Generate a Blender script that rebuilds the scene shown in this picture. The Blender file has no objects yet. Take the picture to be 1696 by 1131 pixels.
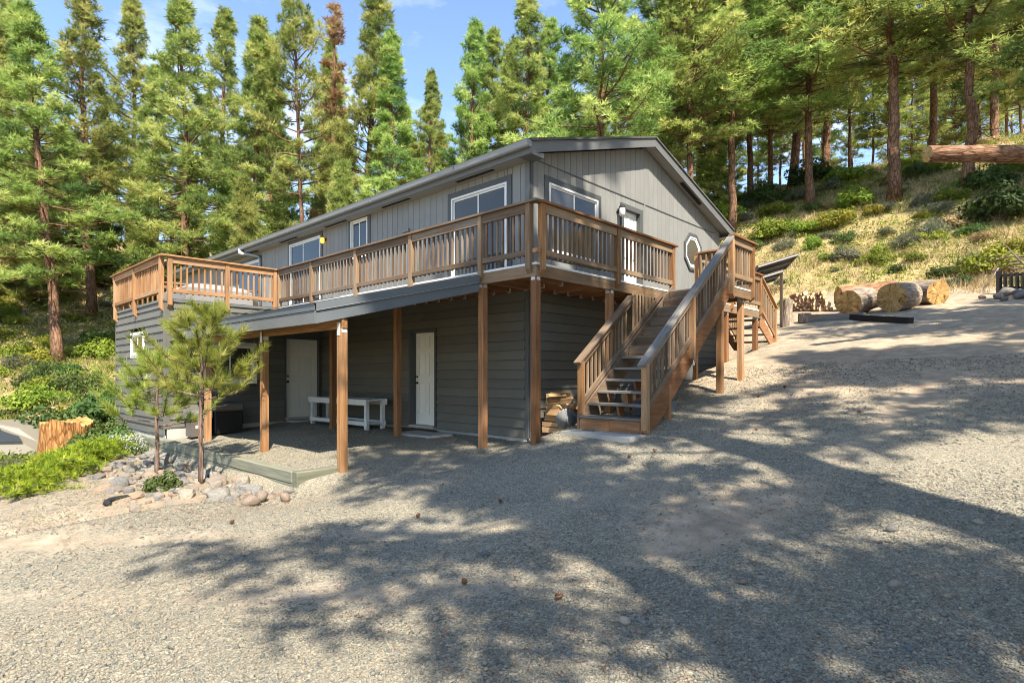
import bpy, math, random
import numpy as np
from mathutils import Matrix, Vector

random.seed(7)
rng = np.random.default_rng(7)
scene = bpy.context.scene
COL = scene.collection

# ------------------------------------------------------------------ camera, sky, sun, exposure
cam_d = bpy.data.cameras.new("camera")
cam = bpy.data.objects.new("camera", cam_d)
COL.objects.link(cam)
cam.location = (-7.864, -6.965, 1.16)
cam.rotation_euler = (math.radians(90), 0, math.radians(-46.766))
cam_d.sensor_width = 36.0
cam_d.lens = 20.356
cam_d.shift_y = 0.0321
cam_d.clip_start = 0.05
cam_d.clip_end = 2000
scene.camera = cam

SUN = Vector((0.40, 0.69, -1.0)).normalized()          # direction the light travels
world = bpy.data.worlds.new("World")
scene.world = world
world.use_nodes = True
wn, wl = world.node_tree.nodes, world.node_tree.links
wn.clear()
w_out = wn.new("ShaderNodeOutputWorld")
w_bg = wn.new("ShaderNodeBackground")
w_sky = wn.new("ShaderNodeTexSky")
w_sky.sky_type = 'NISHITA'
w_sky.sun_disc = False
w_sky.sun_elevation = math.radians(51)
w_sky.sun_rotation = math.atan2(-0.40, -0.69)
w_sky.altitude = 700
w_sky.air_density = 1.0
w_sky.dust_density = 0.3
w_sky.ozone_density = 1.5
w_tc = wn.new("ShaderNodeTexCoord")
w_map = wn.new("ShaderNodeMapping")
w_map.inputs["Scale"].default_value = (1.0, 1.0, 2.6)
w_noise = wn.new("ShaderNodeTexNoise")
w_noise.inputs["Scale"].default_value = 2.6
w_noise.inputs["Detail"].default_value = 7
w_noise.inputs["Roughness"].default_value = 0.56
w_ramp = wn.new("ShaderNodeValToRGB")
w_ramp.color_ramp.elements[0].position = 0.52
w_ramp.color_ramp.elements[1].position = 0.78
w_mul = wn.new("ShaderNodeMath"); w_mul.operation = 'MULTIPLY'; w_mul.inputs[1].default_value = 0.6
w_mix = wn.new("ShaderNodeMixRGB")
w_mix.inputs["Color2"].default_value = (6.6, 6.6, 6.9, 1)
wl.new(w_tc.outputs["Generated"], w_map.inputs["Vector"])
wl.new(w_map.outputs["Vector"], w_noise.inputs["Vector"])
wl.new(w_noise.outputs["Fac"], w_ramp.inputs["Fac"])
wl.new(w_ramp.outputs["Color"], w_mul.inputs[0])
wl.new(w_mul.outputs["Value"], w_mix.inputs["Fac"])
wl.new(w_sky.outputs["Color"], w_mix.inputs["Color1"])
wl.new(w_mix.outputs["Color"], w_bg.inputs["Color"])
w_bg.inputs["Strength"].default_value = 0.15
wl.new(w_bg.outputs["Background"], w_out.inputs["Surface"])

sun_d = bpy.data.lights.new("sun", 'SUN')
sun_d.energy = 5.0
sun_d.angle = math.radians(0.5)
sun_d.color = (1.0, 0.91, 0.77)
sun_o = bpy.data.objects.new("sun", sun_d)
COL.objects.link(sun_o)
sun_o.rotation_euler = SUN.to_track_quat('-Z', 'Y').to_euler()
sun_o.location = (-20, -30, 40)

vs = scene.view_settings
vs.view_transform = 'Standard'
vs.look = 'None'
vs.exposure = 1.27
vs.gamma = 1.0
scene.render.engine = 'CYCLES'
cy = scene.cycles
cy.max_bounces = 6
cy.diffuse_bounces = 4
cy.glossy_bounces = 3
cy.transmission_bounces = 4
cy.caustics_reflective = False
cy.caustics_refractive = False
cy.use_denoising = True
cy.filter_width = 1.0
cy.use_adaptive_sampling = True
cy.adaptive_threshold = 0.015

# ------------------------------------------------------------------ helpers
I4 = Matrix.Identity(4)
WM = {}                                                # world matrix of every object made here

def place(o, M, parent=None):
    COL.objects.link(o)
    if parent is not None:
        o.parent = parent
        o.matrix_basis = WM[parent.name].inverted() @ M
    else:
        o.matrix_basis = M
    WM[o.name] = M.copy()
    return o

def tag(o, label=None, cat=None, group=None, kind=None):
    if label: o["label"] = label
    if cat: o["category"] = cat
    if group: o["group"] = group
    if kind: o["kind"] = kind
    return o

def thing(name, label, cat, loc=(0, 0, 0), group=None, rotz=0.0):
    o = bpy.data.objects.new(name, None)
    o.empty_display_size = 0.1
    place(o, Matrix.Translation(loc) @ Matrix.Rotation(rotz, 4, 'Z'))
    return tag(o, label, cat, group, 'thing')

def empty(name, parent):
    o = bpy.data.objects.new(name, None)
    o.empty_display_size = 0.1
    return place(o, WM[parent.name], parent)

def ob(name, me, M=I4, parent=None):
    return place(bpy.data.objects.new(name, me), M, parent)

def pymesh(name, verts, faces, mat=None, smooth=False):
    me = bpy.data.meshes.new(name)
    me.from_pydata([tuple(v) for v in verts], [], [tuple(f) for f in faces])
    if mat: me.materials.append(mat)
    if smooth:
        me.polygons.foreach_set("use_smooth", [True] * len(me.polygons))
    me.update()
    return me

def fastmesh(name, V, F, mat=None, tone=None, smooth=False):
    V = np.ascontiguousarray(V, dtype=np.float32); F = np.ascontiguousarray(F, dtype=np.int32)
    me = bpy.data.meshes.new(name)
    me.vertices.add(len(V)); me.vertices.foreach_set("co", V.ravel())
    k = F.shape[1]
    me.loops.add(F.size); me.loops.foreach_set("vertex_index", F.ravel())
    me.polygons.add(len(F))
    me.polygons.foreach_set("loop_start", np.arange(len(F), dtype=np.int32) * k)
    me.polygons.foreach_set("loop_total", np.full(len(F), k, dtype=np.int32))
    if smooth: me.polygons.foreach_set("use_smooth", np.ones(len(F), dtype=bool))
    if tone is not None:
        a = me.attributes.new("tone", 'FLOAT', 'POINT')
        a.data.foreach_set("value", np.ascontiguousarray(tone, dtype=np.float32))
    if mat: me.materials.append(mat)
    me.update(calc_edges=True)
    return me

_cb = {}
def cbox(L, W, H, mat, ch=0.004):
    key = (round(L, 3), round(W, 3), round(H, 3), mat.name, ch)
    if key in _cb: return _cb[key]
    a, b, c = L / 2, W / 2, H / 2
    h = min(ch, a * .4, b * .4, c * .4)
    V, F = [], []
    idx = {}
    for sx in (-1, 1):
        for sy in (-1, 1):
            for sz in (-1, 1):
                for ax in range(3):
                    p = [sx * a, sy * b, sz * c]
                    for k in range(3):
                        if k != ax: p[k] -= (sx, sy, sz)[k] * h
                    idx[(sx, sy, sz, ax)] = len(V); V.append(p)
    for ax in range(3):
        o1, o2 = [(1, 2), (2, 0), (0, 1)][ax]
        for s in (-1, 1):
            q = []
            for u, v in ((-1, -1), (1, -1), (1, 1), (-1, 1)):
                t = [0, 0, 0]; t[ax] = s; t[o1] = u; t[o2] = v
                q.append(idx[(*t, ax)])
            F.append(q if s > 0 else q[::-1])
    for ax in range(3):                                  # edges along ax
        o1, o2 = [(1, 2), (2, 0), (0, 1)][ax]
        for u in (-1, 1):
            for v in (-1, 1):
                def g(e, f):
                    t = [0, 0, 0]; t[ax] = e; t[o1] = u; t[o2] = v
                    return idx[(*t, f)]
                q = [g(-1, o1), g(1, o1), g(1, o2), g(-1, o2)]
                F.append(q if u * v < 0 else q[::-1])
    for sx in (-1, 1):
        for sy in (-1, 1):
            for sz in (-1, 1):
                q = [idx[(sx, sy, sz, k)] for k in range(3)]
                F.append(q if sx * sy * sz > 0 else q[::-1])
    me = pymesh("box", V, F, mat)
    _cb[key] = me
    return me

R_Y = Matrix.Rotation(math.pi / 2, 4, 'Z')
R_Z = Matrix.Rotation(-math.pi / 2, 4, 'Y')
def box(name, x0, x1, y0, y1, z0, z1, mat, parent=None, ch=0.004):
    """axis-aligned chamfered box whose local X follows its longest side (wood grain)"""
    dx, dy, dz = abs(x1 - x0), abs(y1 - y0), abs(z1 - z0)
    T = Matrix.Translation(((x0 + x1) / 2, (y0 + y1) / 2, (z0 + z1) / 2))
    if dx >= dy and dx >= dz: return ob(name, cbox(dx, dy, dz, mat, ch), T, parent)
    if dy >= dz: return ob(name, cbox(dy, dx, dz, mat, ch), T @ R_Y, parent)
    return ob(name, cbox(dz, dy, dx, mat, ch), T @ R_Z, parent)

def beam(name, p0, p1, w, t, mat, parent=None, up=(0, 0, 1), ch=0.004):
    """board from p0 to p1; w across (horizontal when up is Z), t along up"""
    p0, p1 = Vector(p0), Vector(p1)
    X = (p1 - p0).normalized(); Z = Vector(up); Z = (Z - X * Z.dot(X)).normalized(); Y = Z.cross(X)
    M = Matrix((X, Y, Z)).transposed().to_4x4(); M.translation = (p0 + p1) / 2
    return ob(name, cbox((p1 - p0).length, w, t, mat, ch), M, parent)

def prism(name, poly, off, mat, parent=None, M=I4):
    """closed polygon (3D points) pushed along off"""
    n = len(poly); off = Vector(off)
    V = [Vector(p) for p in poly] + [Vector(p) + off for p in poly]
    nrm = Vector((0, 0, 0))
    for i in range(n):
        nrm += V[i].cross(V[(i + 1) % n])
    F = [list(range(n)), list(range(n, 2 * n))[::-1]] + [[i, i + n, (i + 1) % n + n, (i + 1) % n] for i in range(n)]
    if nrm.dot(off) > 0: F = [f[::-1] for f in F]
    return ob(name, pymesh(name, V, F, mat), M, parent)

def tube(pts, rad, n=8, cap=True, jit=0.0, r=None):
    pts = np.asarray(pts, float); m = len(pts)
    rad = np.broadcast_to(np.asarray(rad, float), (m,))
    tan = np.gradient(pts, axis=0); tan /= np.linalg.norm(tan, axis=1, keepdims=True) + 1e-9
    ref = np.array([1., 0, 0]) if abs(tan[0][0]) < .8 else np.array([0, 1., 0])
    u = np.cross(tan, ref); u /= np.linalg.norm(u, axis=1, keepdims=True) + 1e-9
    v = np.cross(tan, u)
    a = np.arange(n) * 2 * np.pi / n
    rr = rad[:, None] * (1 + (jit * (r or rng).normal(size=(m, n)) if jit else 0))
    V = pts[:, None, :] + rr[..., None] * (np.cos(a)[None, :, None] * u[:, None, :] + np.sin(a)[None, :, None] * v[:, None, :])
    V = V.reshape(-1, 3)
    F = []
    for i in range(m - 1):
        for j in range(n):
            p, q = i * n + j, i * n + (j + 1) % n
            F += [(p, q, q + n), (p, q + n, p + n)]
    if cap:
        V = np.vstack([V, pts[0], pts[-1]]); c0, c1 = m * n, m * n + 1
        for j in range(n):
            F.append((c0, (j + 1) % n, j)); F.append((c1, (m - 1) * n + j, (m - 1) * n + (j + 1) % n))
    return V, np.array(F, dtype=np.int32)

class Acc:
    def __init__(s): s.V, s.F, s.n = [], [], 0
    def add(s, VF):
        V, F = VF; s.V.append(V); s.F.append(F + s.n); s.n += len(V)
    def mesh(s, name, mat, smooth=True): return fastmesh(name, np.vstack(s.V), np.vstack(s.F), mat, smooth=smooth)

def copy_tree(root, M, label=None, group=None):
    r = root.copy(); COL.objects.link(r); r.matrix_basis = M
    if label: r["label"] = label
    if group: r["group"] = group
    for ch in root.children:
        c = ch.copy(); COL.objects.link(c); c.parent = r
        for g in ch.children:
            d = g.copy(); COL.objects.link(d); d.parent = c
    return r

# ------------------------------------------------------------------ ground height
def sp(t, k=1.0): return np.logaddexp(0, k * np.asarray(t, float)) / k
def ss(t, a, b):
    u = np.clip((np.asarray(t, float) - a) / (b - a), 0, 1); return u * u * (3 - 2 * u)
def ground(x, y):
    x = np.asarray(x, float); y = np.asarray(y, float)
    b = -.085 + .05 * x + .15 * sp(x + 2.5)
    pad = np.where(x > -1.2, -.06, -.06 + (x + 1.2) * .09)          # level pad before the house
    m = ss(y, -1.15, -.15) * (1 - ss(x, 8.4, 10)) * ss(x, -5.2, -3.6) * (1 - ss(y, 12, 16))
    b = b * (1 - m) + pad * m
    d = -x - 3.95                                                   # bank outside the timber edge
    bank = ss(d, -.06, .06) * ss(y, .72, 1.0) * (1 - ss(y, 22, 30))
    b = b - bank * (.24 + .085 * np.clip(d, 0, 2.6))
    b = b - .20 * np.exp(-((x + 4.35) / .85) ** 2 - ((y - .35) / .8) ** 2) * (1 - .9 * bank) * (1 - ss(y, .80, .92) * ss(x, -3.98, -3.9))
    b = b - .60 * sp(-x - 4.8, 2.0) * ss(y, 7, 13) * (1 - ss(y, 24, 34))
    b = b + (.11 * sp(y - 17, .5) + .34 * sp(y - 36, .4)) * ss(x, -60, -4)
    b = b + .42 * sp(x - 21.5, .6)                                  # hillside
    top = 17.6 + .04 * (x - 45)
    return -np.logaddexp(-.7 * b, -.7 * top) / .7
def gz(x, y): return float(ground(x, y))

def vnoise(x, y, s, seed=0):
    """smooth value noise"""
    r = np.random.default_rng(seed).random((64, 64))
    u, v = x * s, y * s
    i, j = np.floor(u).astype(int), np.floor(v).astype(int)
    a, b = u - i, v - j; a = a * a * (3 - 2 * a); b = b * b * (3 - 2 * b)
    g = lambda p, q: r[p % 64, q % 64]
    return (g(i, j) * (1 - a) + g(i + 1, j) * a) * (1 - b) + (g(i, j + 1) * (1 - a) + g(i + 1, j + 1) * a) * b - .5

# ------------------------------------------------------------------ materials
def newmat(name, rough=0.8, spec=0.3):
    m = bpy.data.materials.new(name); m.use_nodes = True
    nt = m.node_tree; b = nt.nodes["Principled BSDF"]
    b.inputs["Roughness"].default_value = rough
    b.inputs["Specular IOR Level"].default_value = spec
    return m, nt, b
def nd(nt, t, **kw):
    n = nt.nodes.new(t)
    for k, v in kw.items():
        if k in n.inputs: n.inputs[k].default_value = v
        else: setattr(n, k, v)
    return n
def ramp(nt, fac, stops):
    r = nt.nodes.new("ShaderNodeValToRGB"); e = r.color_ramp.elements
    while len(e) < len(stops): e.new(0.5)
    for el, (p, c) in zip(e, stops):
        el.position = p; el.color = (c if len(c) == 4 else (*c, 1))
    nt.links.new(fac, r.inputs["Fac"]); return r.outputs["Color"]
def mixc(nt, fac, a, b, mode='MIX'):
    n = nt.nodes.new("ShaderNodeMixRGB"); n.blend_type = mode
    for s, v in (("Fac", fac), ("Color1", a), ("Color2", b)):
        if isinstance(v, (int, float)): n.inputs[s].default_value = v
        elif isinstance(v, tuple): n.inputs[s].default_value = (*v, 1) if len(v) == 3 else v
        else: nt.links.new(v, n.inputs[s])
    return n.outputs["Color"]
def bump(nt, b, h, strength=0.3, dist=0.01, prev=None):
    n = nd(nt, "ShaderNodeBump", Strength=strength, Distance=dist)
    nt.links.new(h, n.inputs["Height"])
    if prev is not None: nt.links.new(prev, n.inputs["Normal"])
    nt.links.new(n.outputs["Normal"], b.inputs["Normal"]); return n.outputs["Normal"]
def coords(nt, scale=(1, 1, 1), rnd=True, kind="Object"):
    tc = nt.nodes.new("ShaderNodeTexCoord"); mp = nt.nodes.new("ShaderNodeMapping")
    mp.inputs["Scale"].default_value = scale
    src = tc.outputs[kind]
    if rnd:
        oi = nt.nodes.new("ShaderNodeObjectInfo")
        sc = nd(nt, "ShaderNodeVectorMath", operation='SCALE'); sc.inputs["Scale"].default_value = 37.0
        cb_ = nt.nodes.new("ShaderNodeCombineXYZ")
        for k in "XYZ": nt.links.new(oi.outputs["Random"], cb_.inputs[k])
        nt.links.new(cb_.outputs[0], sc.inputs[0])
        ad = nd(nt, "ShaderNodeVectorMath", operation='ADD')
        nt.links.new(src, ad.inputs[0]); nt.links.new(sc.outputs[0], ad.inputs[1]); src = ad.outputs[0]
    nt.links.new(src, mp.inputs["Vector"]); return mp.outputs["Vector"]
def noise(nt, vec, scale, detail=4, rough=0.55):
    n = nd(nt, "ShaderNodeTexNoise", Scale=scale, Detail=detail, Roughness=rough)
    nt.links.new(vec, n.inputs["Vector"]); return n.outputs["Fac"]
def rnd_val(nt, lo, hi):
    oi = nt.nodes.new("ShaderNodeObjectInfo"); mr = nt.nodes.new("ShaderNodeMapRange")
    mr.inputs["To Min"].default_value = lo; mr.inputs["To Max"].default_value = hi
    nt.links.new(oi.outputs["Random"], mr.inputs["Value"]); return mr.outputs["Result"]
def brighten(nt, col, val):
    h = nt.nodes.new("ShaderNodeHueSaturation"); nt.links.new(col, h.inputs["Color"])
    nt.links.new(val, h.inputs["Value"]); return h.outputs["Color"]

def wood(name, dark, light, grey=None, gamt=0.0, rough=0.7, var=(.68, 1.25)):
    m, nt, b = newmat(name, rough, 0.25)
    v = coords(nt, (1.0, 14, 14)); f = noise(nt, v, 1.6, 7, .62)
    v2 = coords(nt, (.9, 2.4, 2.4)); g = noise(nt, v2, 1.3, 4)
    c = ramp(nt, f, [(.28, dark), (.50, tuple((p + q) / 2 for p, q in zip(dark, light))), (.72, light)])
    if grey:
        fac = nd(nt, "ShaderNodeMapRange"); nt.links.new(g, fac.inputs["Value"])
        fac.inputs["From Min"].default_value = .32; fac.inputs["From Max"].default_value = .66
        fac.inputs["To Max"].default_value = gamt
        gr = ramp(nt, f, [(.3, tuple(q * .55 for q in grey)), (.7, grey)])
        ml_ = nd(nt, 'ShaderNodeMath', operation='MULTIPLY'); nt.links.new(fac.outputs['Result'], ml_.inputs[0]); nt.links.new(rnd_val(nt, .25, 1.5), ml_.inputs[1]); ml_.use_clamp = True
        c = mixc(nt, ml_.outputs[0], c, gr)
    kv = coords(nt, (3.2, 9, 9)); vo = nd(nt, "ShaderNodeTexVoronoi", Scale=1.0); nt.links.new(kv, vo.inputs["Vector"])
    kn = ramp(nt, vo.outputs["Distance"], [(.03, (.25, .2, .16)), (.12, (1, 1, 1))])
    c = mixc(nt, .55, c, kn, 'MULTIPLY')
    c = brighten(nt, c, rnd_val(nt, *var))
    nt.links.new(c, b.inputs["Base Color"])
    bump(nt, b, f, .35, .004)
    return m

M_CEDAR = wood("cedar", (.18, .08, .03), (.46, .235, .095), (.34, .25, .165), .5)
M_CEDARR = wood("cedar_red", (.16, .066, .027), (.35, .165, .07), (.30, .19, .11), .35)
M_WEATH = wood("weathered_wood", (.095, .058, .034), (.24, .15, .088), (.22, .185, .145), .75)
M_GREYW = wood("grey_deck_wood", (.11, .10, .088), (.28, .255, .225), (.33, .32, .30), .7)
M_RIMW = wood("rim_wood", (.15, .09, .045), (.34, .21, .11), (.30, .25, .19), .65)
M_FIRE = wood("split_firewood", (.30, .17, .07), (.58, .36, .17), (.35, .28, .2), .5, var=(.55, 1.25))
M_TIMBER = wood("treated_timber", (.12, .125, .085), (.27, .27, .19), (.25, .25, .205), .6)
M_PLYW = wood("plain_board", (.36, .23, .11), (.60, .44, .25))

def paint(name, col, rough=.6, var=.1, grain=(2, 2, 20), bstr=.12, spec=.35, rv=(.95, 1.05)):
    m, nt, b = newmat(name, rough, spec)
    v = coords(nt, grain); f = noise(nt, v, 6, 5, .6)
    v2 = coords(nt, (1, 1, 1)); g = noise(nt, v2, 1.7, 5)
    c = ramp(nt, g, [(.3, tuple(q * (1 - var) for q in col)), (.7, tuple(min(1, q * (1 + var)) for q in col))])
    c = brighten(nt, c, rnd_val(nt, *rv))
    nt.links.new(c, b.inputs["Base Color"]); bump(nt, b, f, bstr, .003)
    return m

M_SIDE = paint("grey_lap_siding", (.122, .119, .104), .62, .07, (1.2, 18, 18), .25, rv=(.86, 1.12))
M_LAPSHADE = paint("siding_lap_shadow", (.066, .066, .06), .8, .1)  # shadow line under each lap, painted as a darker grey
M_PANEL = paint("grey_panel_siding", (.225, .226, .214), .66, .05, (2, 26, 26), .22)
M_TRIM = paint("dark_grey_trim", (.082, .088, .090), .6, .07, (1.5, 16, 16), .15)
M_FASC = paint("grey_fascia", (.135, .14, .14), .55, .08, (1.5, 16, 16), .15)
M_PFASC = paint("slate_porch_fascia", (.092, .106, .116), .55, .08, (1.2, 14, 14), .3)
M_SOFF = paint("soffit_paint", (.30, .295, .275), .7, .05)
M_WHITE = paint("white_paint", (.74, .74, .72), .45, .03, bstr=.04)
M_DOOR = paint("white_door", (.80, .795, .77), .4, .03, bstr=.03)
M_WTABLE = paint("worn_white_paint", (.66, .67, .67), .6, .12, (1, 9, 9), .2)
M_CONC = paint("concrete", (.40, .39, .365), .9, .14, (3, 3, 3), .3)
M_GUTT = paint("gutter_metal", (.24, .255, .265), .35, .06, bstr=.02, spec=.5)
M_FLASH = paint("pale_flashing", (.62, .62, .61), .4, .06, bstr=.02, spec=.5)
M_STEEL = paint("galvanised_bracket", (.50, .50, .49), .4, .12, bstr=.05, spec=.6)
M_BLACK = paint("black_metal", (.012, .012, .012), .5, .1, bstr=.03)
M_VENT = paint("dark_vent", (.02, .02, .018), .9, .1)
M_BROWNP = paint("brown_panel", (.085, .062, .045), .55, .15)
M_GREYP = paint("grey_panel_frame", (.20, .195, .185), .5, .1)
M_FABRIC = paint("grey_cover_fabric", (.26, .255, .25), .9, .1)
M_CURT = paint("white_curtain", (.62, .63, .64), .85, .06)
M_PLASTIC = paint("brown_plastic", (.12, .105, .09), .5, .1)
M_DKFENCE = paint("black_brown_fence", (.018, .014, .011), .8, .2)
M_ROOMD = paint("dim_room", (.035, .033, .03), .9, .2)
M_CARP = paint("beige_car_paint", (.27, .24, .19), .3, .04, bstr=.0, spec=.5)
M_RUB = paint("black_rubber", (.02, .02, .02), .85, .1)
M_MAT = paint("brown_door_mat", (.10, .075, .05), .95, .25, (9, 9, 9), .5)

def shingle():
    m, nt, b = newmat("asphalt_shingle", .95, .1)
    v = coords(nt, rnd=False); f = noise(nt, v, 60, 3); g = noise(nt, v, 3, 3)
    c = ramp(nt, f, [(.3, (.05, .052, .05)), (.7, (.16, .16, .155))]); c = mixc(nt, .5, c, ramp(nt, g, [(.3, (.7, .7, .7)), (.7, (1.1, 1.1, 1.05))]), 'MULTIPLY')
    nt.links.new(c, b.inputs["Base Color"]); bump(nt, b, f, .5, .005); return m
M_SHING = shingle()

def glass(name, tint):
    m, nt, b = newmat(name, .03, .6)
    b.inputs["Base Color"].default_value = (*tint, 1); b.inputs["IOR"].default_value = 1.45
    v = coords(nt); f = noise(nt, v, .9, 2); bump(nt, b, f, .02, .02)
    return m
M_GLASS = glass("window_glass", (.035, .038, .036))
M_GLASSG = glass("screened_glass", (.06, .06, .056))
def clear_glass():
    m = bpy.data.materials.new("clear_pane"); m.use_nodes = True; nt = m.node_tree; nt.nodes.clear()
    o = nt.nodes.new("ShaderNodeOutputMaterial"); t = nt.nodes.new("ShaderNodeBsdfTransparent"); g = nd(nt, "ShaderNodeBsdfGlossy", Roughness=.02)
    t.inputs["Color"].default_value = (.86, .88, .88, 1)
    fr = nd(nt, "ShaderNodeFresnel", IOR=1.75); mx = nt.nodes.new("ShaderNodeMixShader")
    nt.links.new(fr.outputs[0], mx.inputs[0]); nt.links.new(t.outputs[0], mx.inputs[1]); nt.links.new(g.outputs[0], mx.inputs[2]); nt.links.new(mx.outputs[0], o.inputs[0])
    return m
M_CLEAR = clear_glass()
def lamp_mat():
    m, nt, b = newmat("amber_lamp_glass", .3, .5)
    b.inputs["Base Color"].default_value = (.9, .45, .06, 1); b.inputs["Emission Color"].default_value = (1, .48, .05, 1); b.inputs["Emission Strength"].default_value = .8
    return m
M_AMBER = lamp_mat()

def bark(name, c0, c1, c2, scl=(11, 11, 1.7), amt=.62):
    m, nt, b = newmat(name, .95, .1)
    v0 = coords(nt, scl); nz = nd(nt, 'ShaderNodeTexNoise', Scale=1.4, Detail=4); nt.links.new(v0, nz.inputs['Vector']); ad_ = nd(nt, 'ShaderNodeVectorMath', operation='ADD'); nt.links.new(v0, ad_.inputs[0]); nt.links.new(nz.outputs['Color'], ad_.inputs[1]); v = ad_.outputs[0]; vo = nd(nt, "ShaderNodeTexVoronoi", Scale=1.0, feature='DISTANCE_TO_EDGE'); nt.links.new(v, vo.inputs["Vector"])
    f = noise(nt, v, 2.2, 5, .65); g = noise(nt, coords(nt, (1, 1, .4)), 1.2, 3)
    base = ramp(nt, f, [(.3, c1), (.7, c2)])
    cr = ramp(nt, vo.outputs["Distance"], [(.02, c0), (.16, (1, 1, 1))])
    c = mixc(nt, amt, base, cr, 'MULTIPLY'); c = mixc(nt, .6, c, ramp(nt, g, [(.35, (.45, .45, .48)), (.65, (1.15, 1.1, 1.0))]), 'MULTIPLY')
    nt.links.new(c, b.inputs["Base Color"]); bump(nt, b, vo.outputs["Distance"], .8, .03); return m
M_BARK = bark("pine_bark", (.12, .10, .09), (.13, .075, .05), (.34, .20, .125))
M_BARKG = bark("young_bark", (.3, .26, .24), (.16, .105, .08), (.34, .25, .20))
M_TWIG = bark("dead_branch", (.4, .38, .35), (.16, .125, .10), (.33, .28, .235))
M_LOGB = bark("grey_log_bark", (.3, .26, .23), (.20, .155, .12), (.46, .39, .32), (1.6, 11, 11), .6)
M_LOGO = bark("brown_log_bark", (.3, .2, .15), (.22, .12, .07), (.46, .27, .16), (1.5, 10, 10), .65)
M_GATE = bark("mottled_log_bark", (.25, .18, .15), (.12, .062, .038), (.40, .25, .17), (2.6, 10, 10), .7)
M_STUMP = bark("orange_stump_wood", (.3, .18, .1), (.24, .115, .045), (.52, .29, .115), (14, 14, 2.2), .75)

def foliage(name, c0, c1, c2, trans=.35, hue=.02, rough=.6):
    m = bpy.data.materials.new(name); m.use_nodes = True; nt = m.node_tree; nt.nodes.clear()
    o = nt.nodes.new("ShaderNodeOutputMaterial"); d = nd(nt, "ShaderNodeBsdfPrincipled", Roughness=rough); t = nt.nodes.new("ShaderNodeBsdfTranslucent"); mx = nt.nodes.new("ShaderNodeMixShader")
    d.inputs["Specular IOR Level"].default_value = .25
    at = nd(nt, "ShaderNodeAttribute", attribute_name="tone")
    c = ramp(nt, at.outputs["Fac"], [(0.0, c0), (.5, c1), (1.0, c2)])
    h = nt.nodes.new("ShaderNodeHueSaturation"); nt.links.new(c, h.inputs["Color"])
    nt.links.new(rnd_val(nt, .5 - hue, .5 + hue), h.inputs["Hue"]); nt.links.new(rnd_val(nt, .85, 1.2), h.inputs["Value"])
    nt.links.new(h.outputs[0], d.inputs["Base Color"]); nt.links.new(h.outputs[0], t.inputs["Color"])
    mx.inputs[0].default_value = trans
    nt.links.new(d.outputs[0], mx.inputs[1]); nt.links.new(t.outputs[0], mx.inputs[2]); nt.links.new(mx.outputs[0], o.inputs[0])
    return m
M_NEED = foliage("pine_needles", (.10, .16, .05), (.305, .385, .095), (.60, .61, .21), .55, .026)
M_NEEDD = foliage("dead_needles", (.20, .10, .05), (.32, .18, .09), (.42, .28, .16))
M_NEEDY = foliage("young_pine_needles", (.16, .24, .045), (.37, .45, .085), (.58, .60, .18), .5)
M_LIME = foliage("lime_leaves", (.10, .15, .02), (.20, .26, .03), (.33, .36, .05))
M_GREEN = foliage("green_leaves", (.045, .085, .02), (.09, .145, .035), (.16, .21, .06))
M_DARK = foliage("dark_leaves", (.02, .045, .014), (.045, .08, .022), (.085, .125, .035))
M_SAGE = foliage("sage_leaves", (.11, .12, .07), (.19, .20, .125), (.30, .30, .21))
M_YELL = foliage("yellow_green_leaves", (.14, .16, .02), (.28, .28, .035), (.42, .37, .06))
M_JUNI = foliage("juniper_sprays", (.09, .14, .01), (.24, .29, .02), (.42, .42, .04), .25)
M_STRAW = foliage("dry_grass_blades", (.25, .18, .075), (.47, .36, .18), (.66, .55, .33), .3, .01)
M_FLOWR = foliage("white_flowers", (.5, .5, .45), (.65, .65, .6), (.75, .75, .72), .2, .0)

def stone(name, cols, scale=6):
    m, nt, b = newmat(name, .85, .25)
    v = coords(nt); f = noise(nt, v, scale, 6, .6)
    oi = nt.nodes.new("ShaderNodeObjectInfo")
    c = ramp(nt, oi.outputs["Random"], [(i / (len(cols) - 1), k) for i, k in enumerate(cols)])
    c = mixc(nt, .75, c, ramp(nt, f, [(.3, (.55, .55, .55)), (.7, (1.2, 1.2, 1.2))]), 'MULTIPLY')
    nt.links.new(c, b.inputs["Base Color"]); bump(nt, b, f, .4, .03); return m
M_ROCK = stone("river_rock", [(.25, .19, .135), (.15, .15, .145), (.32, .27, .21), (.13, .15, .155), (.29, .205, .145), (.21, .205, .185), (.36, .31, .25)])

def gravel_mat():
    m, nt, b = newmat("loose_gravel", .9, .2)
    at = nd(nt, "ShaderNodeAttribute", attribute_name="tone")
    c = ramp(nt, at.outputs["Fac"], [(0, (.09, .10, .09)), (.25, (.19, .19, .165)), (.5, (.265, .25, .20)), (.75, (.265, .215, .15)), (1, (.40, .365, .29))])
    v = coords(nt, rnd=False); f = noise(nt, v, 90, 3)
    c = mixc(nt, .5, c, ramp(nt, f, [(.3, (.6, .6, .6)), (.7, (1.2, 1.2, 1.2))]), 'MULTIPLY')
    nt.links.new(c, b.inputs["Base Color"]); return m
M_GRAV = gravel_mat()

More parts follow.
